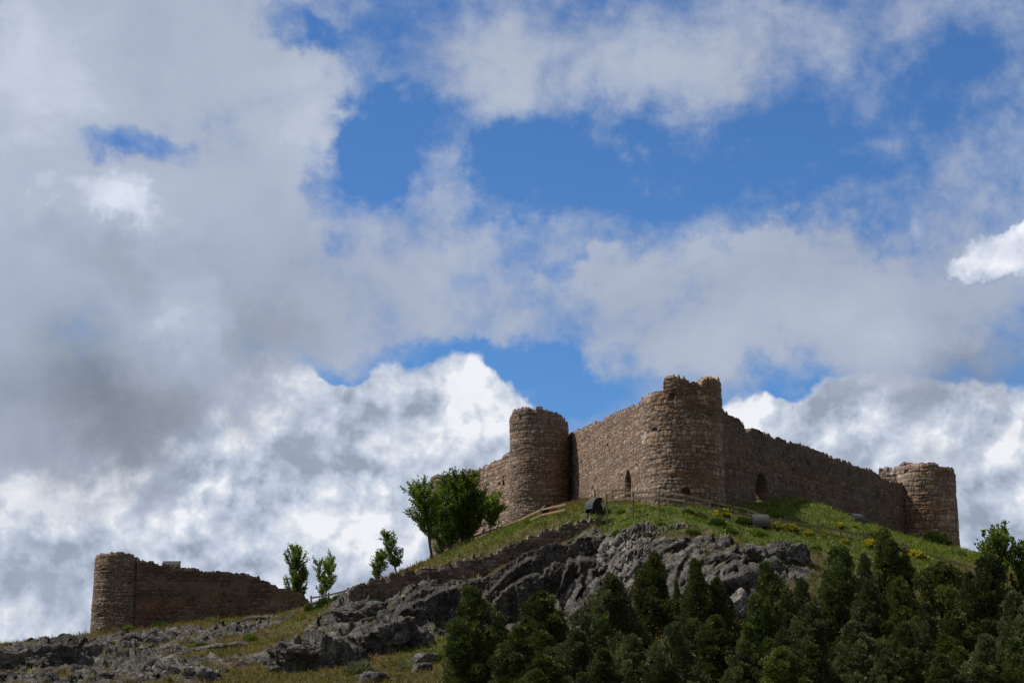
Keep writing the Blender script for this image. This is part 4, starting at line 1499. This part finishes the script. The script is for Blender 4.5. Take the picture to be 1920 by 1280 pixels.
# door leaf deep in the narrow doorway: a part of its wall
root, P1_, u_, n_, hl = wallAB
s0, s1, z0, z1, _ = hl[0]
mb = MB()
V, R_ = [], (s1 - s0) / 2
k = 12
out2 = [(s0 - .1, z0 - .6), (s1 + .1, z0 - .6)] + [(s0 + R_ + (R_ + .1) * math.cos(math.pi * i / k), z1 - R_ + (R_ + .1) * math.sin(math.pi * i / k)) for i in range(k + 1)]
for dd in (1.2, 1.28):
    for (s_, z_) in out2:
        q = P1_ + u_ * s_ - n_ * dd
        V.append((q[0] - P1_[0], q[1] - P1_[1], z_ - 15.5))
m = len(out2)
mb.add(V, [tuple(range(m)), tuple(range(m, 2 * m))[::-1]] + [(i, (i + 1) % m, (i + 1) % m + m, i + m) for i in range(m)])
mb.build('door', M_DOOR, root)

# round boarded opening at the foot of the corner tower
ang, zz = hit_cyl(1286, 922, cA, RA + .06)
mb = MB()
nrm_ = Vector((math.sin(ang), -math.cos(ang), 0))
ctr = Vector((cA[0], cA[1], 0)) + nrm_ * (RA + .05) + Vector((0, 0, zz)) - Vector((cA[0], cA[1], 15.5))
side_ = Vector((0, 0, 1)).cross(nrm_)
V = []
for dd in (-.25, .06):
    for i in range(20):
        t = 2 * math.pi * i / 20
        V.append(ctr + nrm_ * dd + side_ * (.38 * math.cos(t)) + Vector((0, 0, .40 * math.sin(t))))
mb.add(V, [tuple(range(20)), tuple(range(20, 40))] + [(i, (i + 1) % 20, (i + 1) % 20 + 20, i + 20) for i in range(20)])
mb.build('round_hatch', M_DOOR, tA)

# inner wall seen through the gateway, and the far side of the castle
q1, q2 = at(1395, 900, 178), at(1470, 900, 172)
wallIn = curtain('inner_wall', 'broken inner wall glimpsed through the tall arched gateway', at(1392, 900, 182), at(1475, 900, 186),
                 [(1392, 905), (1420, 903), (1440, 905), (1475, 905)], 17.0, 1.0, .3, .4, 'slate', 151, stain=.3)  # slate palette darkens this wall to stand in for the shade inside
# ------------------------------------------------------------------ vegetation
M_CONIFER = leaf_mat('conifer_foliage', 0.12, 0.65)
M_LEAF = leaf_mat('broad_leaves', 0.35, 0.5)
M_BARK = flat_mat('bark', (.075, .06, .05), 0.95, 0.4, 8, (1, 1, .25), 0.6)
M_BARK2 = flat_mat('smooth_bark', (.11, .095, .08), 0.95, 0.35, 8, (1, 1, .3), 0.4)
M_GRASS = leaf_mat('grass_blades', 0.3, 0.7)


def blades(B, D, L, Wd, rr, bend=0.15):
    """narrow two-triangle leaves: base points B, unit directions D, lengths L, widths Wd"""
    n = len(B)
    r = rr.normal(size=(n, 3))
    S = np.cross(D, r)
    S /= np.linalg.norm(S, axis=1)[:, None] + 1e-9
    N_ = np.cross(D, S)
    mid = B + D * (L * .45)[:, None] + N_ * (L * bend * .5)[:, None]
    tip = B + D * L[:, None] - N_ * (L * bend * .3)[:, None]
    a = mid + S * (Wd * .5)[:, None]
    b = mid - S * (Wd * .5)[:, None]
    V = np.stack([B, a, tip, b], 1).reshape(-1, 3)
    F = np.arange(n * 4).reshape(n, 4)
    return V, F


def unit(v):
    return v / (np.linalg.norm(v, axis=-1, keepdims=True) + 1e-9)


def conifer_mesh(seed, h=8.0, w=3.4, base=0.06, dens=1.0, loose=0.0, pal=0, pw=0.8):
    """juniper-like crown: many upswept boughs ending in dense tufted sprays"""
    rr = np.random.RandomState(seed)
    nb = int(120 * dens)
    ts = rr.rand(nb) ** 0.85
    Bs, Ds, Ls, Ws, Cs = [], [], [], [], []
    mb = MB()
    lean = rr.uniform(-.3, .3, 2)
    mb.tube([(lean[0] * t * t, lean[1] * t * t, h * t * .93 - .4) for t in np.linspace(0, 1, 8)], [0.16 * (1 - t) ** .8 * h / 8 + .02 for t in np.linspace(0, 1, 8)], 7)
    lob = rr.uniform(0, 6.28, 4)
    pals = [(C3(.040, .058, .022), C3(.15, .18, .06)), (C3(.050, .066, .022), C3(.20, .22, .06)), (C3(.045, .058, .030), C3(.17, .19, .085))]
    dk, lt = pals[pal]
    w_ = w * 1.1
    nclump = int(64 * dens)
    for i in range(nclump):
        t = (i + rr.rand()) / nclump
        t = t ** .92
        th = i * 2.399 + rr.uniform(-.5, .5)
        z0 = h * (base + (0.93 - base) * t)
        env = ((1 - t) ** pw + .04) * (0.62 + 0.38 * min(1, t * 4 + .1))
        env *= 1 + .26 * math.sin(th + lob[0] + t * 3) + .24 * math.sin(2 * th + lob[1] + t * 7) + .12 * math.sin(t * 13 + lob[2])
        R = w_ / 2 * env * rr.uniform(.4, 1.08 + loose)
        c0 = np.array((lean[0] * t * t, lean[1] * t * t, z0 - R * .55))
        cen = c0 + np.array((math.cos(th) * R, math.sin(th) * R, R * .55))
        if i % 2 == 0:
            mb.tube([c0, (c0 + cen) / 2 + np.array((0, 0, -.06)), cen], [0.05, 0.03, 0.01], 4)
        rad = (.24 + .32 * (1 - t)) * rr.uniform(.6, 1.3) * (w / 3.8) ** .5
        out = unit(np.array((math.cos(th), math.sin(th), .9 + t)))
        m = int(165 * (rad / .5) ** 1.6)
        dr = unit(rr.normal(size=(m, 3)) + out[None] * .5)
        rad_l = rad * (.55 + .5 * rr.rand(m) ** .5) * (1 + .45 * perlin(dr * 2.1 + i * 3.3 + seed))
        ax = np.array((1, 1, 1.45))
        p = cen + dr * rad_l[:, None] * ax
        k = 5
        pb = np.repeat(p, k, 0)
        dd = unit(np.repeat(dr, k, 0) * .7 + out[None] * .5 + np.array((0, 0, .45))[None] + rr.normal(0, .42, (m * k, 3)))
        L = rr.uniform(.10, .24, m * k)
        Bs.append(pb + rr.normal(0, .04, (m * k, 3)))
        Ds.append(dd)
        Ls.append(L)
        Ws.append(L * rr.uniform(.24, .42, m * k))
        f = np.clip(0.05 + 0.75 * hash01(np.full(m * k, float(i)), seed) + rr.normal(0, .16, m * k), 0, 1)
        Cs.append(lerp(dk, lt, f))
    B, D, L, Wd, Cc = map(np.concatenate, (Bs, Ds, Ls, Ws, Cs))
    V, F = blades(B, D, L, Wd, rr)
    me = mesh_from('crown', V, F, np.repeat(Cc, 4, 0), False, M_CONIFER)
    return me, mb.mesh('trunk', M_BARK), h


CON = [conifer_mesh(1, 8.0, 4.2, .04, 1.35, 0, 0, .9), conifer_mesh(2, 8.0, 3.3, .05, 1.15, .05, 0, 1.0), conifer_mesh(3, 8.0, 3.0, .22, 1.15, .1, 1, .85),
       conifer_mesh(4, 8.0, 4.8, .05, 1.4, .1, 2, .75), conifer_mesh(5, 8.0, 3.8, .10, 1.2, .2, 1, .85), conifer_mesh(6, 8.0, 4.4, .03, 1.2, .1, 2, .85),
       conifer_mesh(7, 8.0, 3.0, .42, .9, .35, 1, .6)]

# px centre, top py, base py, distance, width px, prototype, label
CONS = [
    (888, 1098, 1300, 118, 150, 0, 'dense dark conifer standing apart, leftmost of the trees on the lower slope'),
    (1028, 1106, 1290, 121, 140, 4, 'dark conifer with a lighter left side, second big one from the left below the cliff'),
    (962, 1172, 1310, 112, 110, 1, 'lower conifer in front, between the two leftmost big ones'),
    (1078, 1180, 1320, 110, 120, 3, 'low wide conifer at the bottom in front of the dark cliff'),
    (1150, 1078, 1262, 125, 150, 3, 'broad conifer right of the dark cliff, touching the tall two-trunked one'),
    (1222, 1034, 1224, 124, 84, 2, 'tall slim conifer with two bare trunks showing at its foot'),
    (1186, 1190, 1330, 108, 130, 5, 'low spreading conifer at the bottom, under the two bare trunks'),
    (1270, 1086, 1200, 127, 34, 1, 'very thin young conifer in front of the pale crag'),
    (1308, 1046, 1240, 122, 90, 1, 'pointed dark conifer right of the pale crag'),
    (1350, 1080, 1230, 119, 74, 4, 'slim conifer close behind the narrow bright rock'),
    (1342, 1152, 1320, 108, 96, 2, 'yellowish green conifer in the lower middle'),
    (1268, 1168, 1330, 107, 110, 5, 'greyish conifer at the bottom centre with thin outer twigs'),
    (1440, 1052, 1250, 118, 120, 0, 'dense conifer just below the big smooth boulder'),
    (1405, 1168, 1330, 105, 100, 1, 'short conifer at the bottom, right of the yellowish one'),
    (1512, 1132, 1310, 108, 120, 3, 'broad mid-height conifer under the orange dead twigs'),
    (1572, 1022, 1225, 126, 130, 0, 'large dark conifer below the middle fence posts'),
    (1500, 1085, 1240, 118, 90, 5, 'ragged conifer between the dense one and the large dark one'),
    (1665, 990, 1200, 131, 92, 2, 'tall conifer rising in front of the green slope, highest of the middle right ones'),
    (1625, 1090, 1260, 117, 110, 5, 'grey-green conifer left of the bare trunk'),
    (1695, 1080, 1260, 118, 100, 4, 'loose conifer between the tallest middle one and the bare trunk'),
    (1760, 1052, 1218, 121, 96, 6, 'thin conifer on a long bare dark trunk'),
    (1600, 1165, 1330, 103, 130, 3, 'wide low conifer at the bottom, left of the centre right'),
    (1690, 1165, 1330, 104, 110, 0, 'dark low conifer at the bottom under the bare trunk'),
    (1530, 1205, 1340, 100, 100, 1, 'small conifer at the very bottom among wider ones'),
    (1850, 1040, 1250, 119, 150, 0, 'big dark conifer near the right edge under the leafy trees'),
    (1800, 1140, 1310, 108, 110, 4, 'mid-height conifer right of the bare trunk'),
    (1900, 1110, 1320, 107, 120, 3, 'wide conifer cut by the right edge'),
    (1840, 1190, 1340, 101, 120, 5, 'low green conifer at the bottom near the right corner'),
    (1760, 1225, 1350, 100, 100, 1, 'small conifer at the bottom right between two wider ones'),
    (1130, 1215, 1340, 106, 110, 1, 'small conifer at the bottom below the broad one'),
    (1460, 1210, 1340, 101, 110, 4, 'light-tipped conifer at the bottom, below the dense one'),
    (1905, 1195, 1340, 100, 110, 0, 'dark conifer in the bottom right corner'),
    (1020, 1225, 1340, 106, 110, 4, 'small conifer at the bottom edge, under the second big one'),
    (1620, 1040, 1220, 129, 80, 5, 'greyish conifer wedged between the large dark one and the tallest middle one'),
    (1735, 1130, 1290, 112, 90, 3, 'bushy conifer in front of the lower bare trunk'),
    (1810, 1070, 1240, 124, 80, 1, 'slim dark conifer below the last fence post'),
    (1660, 1230, 1350, 99, 120, 5, 'low grey conifer at the bottom edge, right of centre'),
    (1385, 1225, 1350, 102, 100, 3, 'low dark conifer at the bottom edge under the yellowish one'),
    (1240, 1235, 1350, 103, 100, 0, 'low dark conifer at the bottom edge under the greyish one'),
    (1565, 1100, 1260, 116, 100, 1, 'mid conifer below the large dark one'),
    (1480, 1150, 1290, 111, 90, 0, 'dark mid conifer left of the orange dead twigs'),
]
random.seed(4)
WK = 0.98
for i, (px, top, bot, Y, w, k, lab) in enumerate(CONS):
    crown, trunk, h0 = CON[k]
    Y = float(hit(px, min(bot, 1335), 74.0, 150.0)[1])
    a = at(px, top, Y)
    base = h1(a[0], a[1]) - .1
    hh = max(a[2] - base, 1.5)
    root = empty('conifer', (a[0], a[1], base), random.uniform(0, 6.28))
    wm = w * Y / FPX
    native = [4.2, 3.3, 3.0, 4.8, 3.8, 4.4, 3.0][k]
    root.scale = (wm / native * WK, wm / native * WK, hh / h0 * 1.03)
    tag(root, lab, 'conifer', 'conifers on the lower slope')
    obj('crown', crown, root)
    obj('trunk', trunk, root)
    if 'two bare trunks' in lab and 'under' not in lab:
        t2 = obj('trunk', trunk, root, (.45, .1, 0), (0, .03, 1.0))
# the second stem of the two-trunked conifer and the long bare trunk
for (px, y0, y1, Y, r_) in ((1233, 1150, 1232, 123.5, .13), (1763, 1100, 1222, 120.6, .14)):
    pass


def broad_mesh(seed, h, w, stems, upright=0.75, leaf=0.2, nbr=40, clear=0.15, lean=(0, 0), dens=1.0, bright=1.0):
    """young broad-leaved tree: whippy upright branches clothed in leaves to their tips"""
    rr = np.random.RandomState(seed)
    mb = MB()
    B, D, L, C = [], [], [], []

    def limb(p0, d0, ln, r0, lv):
        n = 7
        p = np.array(p0, float)
        d = unit(np.array(d0, float))
        pts = [p.copy()]
        for j in range(n):
            d = unit(d + rr.normal(0, .10, 3) + np.array((0, 0, .10 * upright)))
            p = p + d * ln / n
            pts.append(p.copy())
        mb.tube(pts, [r0 * (1 - .85 * q / n) + .004 for q in range(n + 1)], 5 if lv else 7)
        return pts
    for s_ in range(stems):
        a = rr.uniform(0, 6.28)
        sp = 0.0 if stems == 1 else 0.28
        x0 = np.array((math.cos(a) * sp * .7, math.sin(a) * sp * .7, -.4))
        hs = h * rr.uniform(.8, 1.0) if s_ else h
        tr_ = limb(x0, (math.cos(a) * sp * .6 + lean[0], math.sin(a) * sp * .4 + lean[1], 1), hs, .018 * h / math.sqrt(stems) + .02, 0)
        for b in range(int(nbr / stems)):
            t = clear + (1 - clear) * rr.rand() ** .9
            q = t * 7
            i0 = min(int(q), 6)
            p0 = tr_[i0] + (tr_[i0 + 1] - tr_[i0]) * (q - i0)
            th = rr.uniform(0, 6.28)
            ln = w / 2 * (1.15 - .55 * t) * rr.uniform(.7, 1.25) * (1 if t > clear + .1 else .7)
            br = limb(p0, (math.cos(th), math.sin(th), upright * rr.uniform(.35, 1.2)), ln, .012 + .008 * ln, 1)
            subs = [br]
            for _ in range(3):
                j = rr.randint(1, 6)
                th2 = th + rr.normal(0, .9)
                subs.append(limb(br[j], (math.cos(th2), math.sin(th2), upright * 1.3), ln * rr.uniform(.3, .55), .01, 2))
            for sb in subs:
                A = np.array(sb)
                m = int(30 * dens * max(len(sb) and np.linalg.norm(A[-1] - A[0]), .3))
                u = rr.uniform(.1, 1.03, m) * 6.99
                ii = u.astype(int).clip(0, 6)
                pp = A[ii] + (A[ii + 1] - A[ii]) * (u - ii)[:, None] + rr.normal(0, .06, (m, 3))
                B.append(pp)
                D.append(unit(rr.normal(0, .7, (m, 3)) + unit(A[-1] - A[0])[None] * .9))
                L.append(rr.uniform(.6, 1.25, m) * leaf)
                C.append(lerp(C3(.065, .10, .025), C3(.17, .23, .045), np.clip(rr.rand(m) * .7 + .3 * (rr.rand()), 0, 1)) * bright)
    B, D, L, C = map(np.concatenate, (B, D, L, C))
    V, F = blades(B, D, L, L * .62, rr, .1)
    return mesh_from('crown', V, F, np.repeat(C, 4, 0), False, M_LEAF), mb.mesh('trunk', M_BARK2, True)


BR = [  # px base, py base, Y, top py, width px, stems, upright, leaf, nbr, clear, lean, dens, label
    (569, 1124, 178, 1006, 66, 4, 1.1, .17, 90, .16, (-.02, 0), 1.3, 'leafy young tree with several stems behind the right end of the ruined wall'),
    (609, 1124, 178, 1016, 50, 3, 1.1, .17, 60, .20, (.02, 0), 1.2, 'airy young tree with thin stems behind the little skyline fence'),
    (548, 1112, 177, 1085, 16, 2, 1.5, .16, 10, .1, (-.1, 0), .7, 'sapling poking up behind the top of the ruined wall'),
    (702, 1093, 159, 1017, 42, 1, .9, .16, 44, .24, (-.01, 0), 1.2, 'small spindly sapling alone on the skyline above the retaining wall'),
    (747, 1081, 158.5, 978, 48, 1, .8, .16, 48, .25, (-.10, 0), 1.2, 'thin sapling leaning left beside the big tree cluster'),
    (812, 1062, 162, 884, 96, 1, .75, .19, 70, .30, (.02, 0), 1.1, 'tall tree with a bare lower trunk and open crown against the clouds'),
    (828, 1060, 164, 896, 54, 1, 1.0, .19, 54, .12, (.02, 0), 1.2, 'narrow leafy tree close to the tall open one'),
    (872, 1040, 166, 872, 112, 4, .9, .20, 140, .18, (.02, 0), 1.5, 'dark dense tree with several leaning stems in front of the hidden tower'),
    (850, 1050, 167, 882, 84, 2, 1.1, .20, 64, .2, (0, 0), 1.2, 'dense leafy tree filling the middle of the cluster'),
    (918, 1012, 168, 918, 66, 1, .7, .19, 48, .36, (.04, 0), 1.2, 'small round-crowned tree at the right end of the cluster'),
    (1866, 1090, 140, 968, 86, 3, 1.5, .24, 80, .12, (0, 0), .75, 'leafy tree with an upright top against the sky near the right edge'),
    (1912, 1100, 141, 1000, 80, 2, 1.2, .24, 60, .12, (0, 0), .75, 'leafy tree cut by the right edge of the picture'),
]
for i, (px, bp, Y, top, w, stems, upr, leaf, nbr, clear, lean, dens, lab) in enumerate(BR):
    a = at(px, top, Y)
    gz_ = h1(a[0], a[1])
    b_ = at(px, bp, Y)[2]
    base = gz_ if abs(gz_ - b_) < 2.5 else b_
    hh = a[2] - base
    wm = w * Y / FPX
    bright = 1.25 if px < 640 else 1.0
    crown, trunk = broad_mesh(500 + i, hh * .86, wm * (1.05 if px < 760 else 1.15), stems, upr, leaf, nbr, clear, lean, dens, bright)
    root = empty('leafy_tree', (a[0], a[1], base))
    tag(root, lab, 'tree', 'young broad-leaved trees')
    obj('crown', crown, root)
    obj('trunk', trunk, root)


def shrub_mesh(seed, r, h, base_c, tip_c, n=900, leaf=.12, tipfrac=.0, flower=None, nf=0):
    rr = np.random.RandomState(seed)
    d = unit(rr.normal(size=(n, 3)) * np.array((1, 1, .8)))
    d[:, 2] = np.abs(d[:, 2])
    rad = rr.rand(n) ** .4
    lump = 1 + .35 * fbm(d * 2.2 + seed, 3)
    P_ = d * rad[:, None] * np.array((r, r, h))[None] * lump[:, None]
    c = lerp(C3(*base_c), C3(*tip_c), np.clip(rr.rand(n) * .8 + .2 * rad, 0, 1))
    D = unit(d + np.array((0, 0, .9)) + rr.normal(0, .4, (n, 3)))
    L = rr.uniform(.6, 1.3, n) * leaf
    V, F = blades(P_, D, L, L * .35, rr)
    cr = mesh_from('foliage', V, F, np.repeat(c, 4, 0), False, M_LEAF)
    fl = None
    if nf:
        k = rr.choice(n, nf)
        m = d[k] + 0
        m[:, 2] = np.abs(m[:, 2]) + .1
        m = unit(m)
        Q = m * np.array((r, r, h))[None] * (1 + .35 * fbm(m * 2.2 + seed, 3))[:, None] * rr.uniform(.8, 1.15, nf)[:, None]
        D = unit(rr.normal(size=(nf, 3)) + np.array((0, 0, .8)))
        V, F = blades(Q, D, np.full(nf, .09), np.full(nf, .08), rr)
        fl = mesh_from('flowers', V, F, np.tile(np.array(flower), (nf * 4, 1)) * np.repeat(rr.uniform(.75, 1.1, nf), 4)[:, None], False, M_LEAF)
    st = MB()
    for q in range(5):
        a = q * 1.3
        st.tube([(0, 0, -.15), (math.cos(a) * r * .4, math.sin(a) * r * .4, h * .4), (math.cos(a) * r * .7, math.sin(a) * r * .7, h * .8)], [.02, .014, .006], 4)
    return cr, fl, st.mesh('stem', M_BARK)


YS_ = [shrub_mesh(60 + k, .55, .50, (.05, .08, .015), (.11, .14, .03), 1300, .14, flower=(.50, .42, .03), nf=650) for k in range(3)]
GS_ = [shrub_mesh(70 + k, .6, .45, (.07, .08, .07), (.17, .18, .165), 1800, .13) for k in range(2)]
DS_ = [shrub_mesh(80 + k, .7, .7, (.02, .04, .012), (.06, .09, .02), 2200, .13) for k in range(3)]

BUSH = [  # px, py, Y(guess), radius px, kind, label
    (1354, 966, 143, 17, 'y', 'yellow-flowering bush left of the first pale fence post of the right slope'),
    (1459, 988, 142, 11, 'y', 'small yellow bush just right of the large slatted hood'),
    (1484, 993, 142, 15, 'y', 'yellow bush under the fence, second after the slatted hood'),
    (1514, 1000, 143, 12, 'y', 'yellow bush in the row of four below the fence, third along'),
    (1541, 1006, 144, 10, 'y', 'smallest yellow bush at the right end of the row of four'),
    (1573, 986, 152, 12, 'y', 'yellow bush up the green slope, left of the far slatted hood'),
    (1599, 984, 156, 8, 'y', 'tiny yellow bush touching the far slatted hood'),
    (1641, 986, 166, 9, 'y', 'yellow bush against the long shaded wall, right of the far hood'),
    (1583, 1016, 147, 10, 'y', 'low yellow bush below the middle fence posts'),
    (1630, 1022, 149, 17, 'y', 'wide yellow bush left of the tallest middle right conifer'),
    (1716, 1044, 152, 21, 'y', 'largest yellow bush, below the far right tower'),
    (1826, 1050, 168, 9, 'y', 'faint yellow bush on the skyline beyond the far right tower'),
    (1197, 948, 147, 10, 'y', 'faint yellow bush under the fence in front of the narrow doorway'),
    (676, 1262, 118, 30, 'g', 'grey-leaved shrub at the foot of the crag, left of the pair'),
    (765, 1256, 119, 20, 'g', 'grey-leaved shrub at the foot of the crag, right of the pair'),
    (392, 1163, 165, 10, 'g', 'small grey-green shrub against the ruined wall'),
    (585, 1145, 163, 12, 'd', 'dark bush at the low right end of the ruined wall'),
    (1757, 1040, 178, 24, 'd', 'dark round bush in front of the far right tower'),
    (1450, 975, 148, 16, 'd', 'dark bush on the green mound by the gateway'),
    (1250, 945, 145, 15, 'd', 'low dark bush under the front fence, left one'),
    (1222, 944, 145, 12, 'd', 'low dark bush under the front fence, right beside its neighbour'),
    (1130, 965, 147, 13, 'd', 'low dark bush just above the end of the retaining wall'),
    (1640, 1020, 158, 18, 'd', 'dark shrub behind the wide yellow bush'),
    (610, 1165, 158, 16, 'd', 'dark bush in the hollow between ruined wall and retaining wall'),
    (640, 1178, 154, 16, 'd', 'second dark bush in the hollow, closer to the rough rock'),
    (1395, 985, 142, 14, 'd', 'dark shrub beside the large slatted hood'),
    (1135, 1172, 128, 18, 'l', 'light green bush between two conifers at the foot of the cliff'),
    (822, 1240, 121, 18, 'l', 'light green bush touching the left side of the leftmost big conifer'),
    (1762, 1205, 113, 22, 'l', 'light green bush at the foot of the bare trunk'),
    (875, 1050, 163, 12, 'l', 'low green bush at the foot of the dense tree cluster'),
    (990, 984, 168, 9, 'l', 'small green bush against the foot of the grey tower'),
    (700, 1172, 144, 9, 'd', 'small dark tuft growing on the rough rock'),
    (1560, 1128, 121, 14, 'o', 'orange-brown dead twigs among the conifers'),
    (1795, 1098, 134, 20, 'o', 'patch of orange dry bush right of the bare trunk'),
]
OS_ = [shrub_mesh(90, .6, .7, (.16, .07, .03), (.30, .14, .05), 700, .13)]
LS_ = [shrub_mesh(95 + k, .6, .7, (.07, .11, .02), (.14, .20, .05), 1800, .15) for k in range(2)]
GRP = {'y': ('yellow-flowering bushes on the slope', 'bush', 'flowering_bush', YS_), 'g': ('grey-leaved shrubs', 'shrub', 'grey_shrub', GS_),
       'd': ('dark green bushes', 'bush', 'bush', DS_), 'o': (None, 'dead bush', 'dead_bush', OS_), 'l': ('light green bushes', 'bush', 'bush', LS_)}
for i, (px, py, Y, r, k, lab) in enumerate(BUSH):
    gname, cat, nm, lst = GRP[k]
    p = hit(px, py + (0 if k != 'y' else 3))
    if abs(p[1] - Y) > 12:
        p = ground_at(px, py, Y)
    s = r * p[1] / FPX / .6
    cr, fl, stm = lst[i % len(lst)]
    root = empty(nm, (p[0], p[1], p[2] - .05), random.uniform(0, 6.28), s)
    tag(root, lab, cat, gname)
    obj('foliage', cr, root)
    if fl:
        obj('flowers', fl, root)
    obj('stem', stm, root)

# low scrub scattered over the crest and the rocky slope
SCR = [(1165, 962), (1290, 962), (1312, 972), (1345, 985), (1370, 1000), (1300, 1000), (1240, 985), (1160, 1005), (1120, 1020), (1215, 1012), (1268, 1018), (1330, 1040), (1420, 1005),
       (1530, 1030), (1590, 1045), (1650, 1040), (1690, 1060), (1720, 1010), (1775, 1025), (1800, 1040), (1010, 1040), (960, 1050), (700, 1130), (560, 1205), (380, 1215), (300, 1170), (520, 1240), (240, 1185), (150, 1210), (60, 1222), (470, 1200), (640, 1215)]
rs = random.Random(77)
ORD = ['first', 'second', 'third', 'fourth', 'fifth', 'sixth', 'seventh', 'eighth', 'ninth', 'tenth', 'eleventh', 'twelfth', 'thirteenth']
SCZ = [('among the rocks below the ruined wall', [q for q in SCR if q[0] < 600]),
       ('around the retaining wall and dark cliff', [q for q in SCR if 600 <= q[0] < 1130]),
       ('on the grassy top under the front fence', [q for q in SCR if 1130 <= q[0] < 1400 and q[1] < 990]),
       ('growing in the pale rock face', [q for q in SCR if 1130 <= q[0] < 1400 and q[1] >= 990]),
       ('on the slope below the shaded wall', [q for q in SCR if q[0] >= 1400])]
for i, (px, py) in enumerate(SCR):
    p = hit(px, py)
    kind = DS_[i % 3] if rs.random() < .55 else LS_[i % 2]
    s = rs.uniform(6, 13) * p[1] / FPX / .6
    root = empty('scrub', (p[0], p[1], p[2] - .08), rs.uniform(0, 6.28), s)
    root.scale = (s * 1.2, s * 1.2, s * rs.uniform(.6, 1.0))
    zone, j_ = [(z_, k_) for k_, (z_, xs_) in enumerate(SCZ) if (px, py) in xs_][0]
    ordn = 1 + sorted(SCZ[j_][1]).index((px, py))
    tag(root, 'low green scrub tuft, %s from the left %s' % (ORD[ordn - 1], zone), 'scrub', 'low scrub tufts on the slope')
    obj('foliage', kind[0], root)
    obj('stem', kind[2], root)

# ------------------------------------------------------------------ grass
rg = np.random.RandomState(12)


def grass(name, label, n, cond, hmin, hmax, tint, wid=.22):
    X = rg.uniform(-56, 62, n * 3)
    Y = rg.uniform(98, 200, n * 3)
    k = np.abs(X) < Y * .30
    X, Y = X[k], Y[k]
    rk_ = rockmask(X, Y)
    Z = H0(X, Y) + Hnoise(X, Y, rk_)
    e = .3
    sl_ = np.hypot((H0(X + e, Y) - Z * 0 - H0(X - e, Y)) / (2 * e), (H0(X, Y + e) - H0(X, Y - e)) / (2 * e))
    c, gf, rf = ground_color(X, Y, rk_, sl_)
    pr = cond(gf, rf, X, Y)
    keep = rg.rand(len(X)) < pr
    X, Y, Z, c = X[keep][:n], Y[keep][:n], Z[keep][:n], c[keep][:n]
    m = len(X)
    kk = 6
    hgt = rg.uniform(hmin, hmax, m) * (1 + .5 * fbm(np.stack([X * .5, Y * .5, X * 0], 1), 3))
    B = np.repeat(np.stack([X, Y, Z - .03], 1), kk, 0) + rg.normal(0, .09, (m * kk, 3)) * np.array((1, 1, .1))
    D = unit(rg.normal(0, .38, (m * kk, 3)) + np.array((0, 0, 1)))
    L = np.repeat(hgt, kk) * rg.uniform(.6, 1.2, m * kk)
    V, F = blades(B, D, L, L * wid, rg, .35)
    C = np.repeat(c * 1.15 * tint * rg.uniform(.7, 1.35, m)[:, None], kk * 4, 0)
    o = obj(name, mesh_from(name, V, F, C, False, M_GRASS))
    tag(o, label, 'grass', kind='stuff')


grass('grass', 'green and dry grass over the hillside', 60000, lambda gf, rf, X, Y: (1 - rf) * (.45 + .55 * gf), .14, .34, np.array((1.0, 1.05, .8)))
grass('weeds', 'taller weeds and dry stalks among the rocks', 9000, lambda gf, rf, X, Y: .12 + .5 * (1 - rf), .3, .7, np.array((1.1, 1.0, .7)), .08)
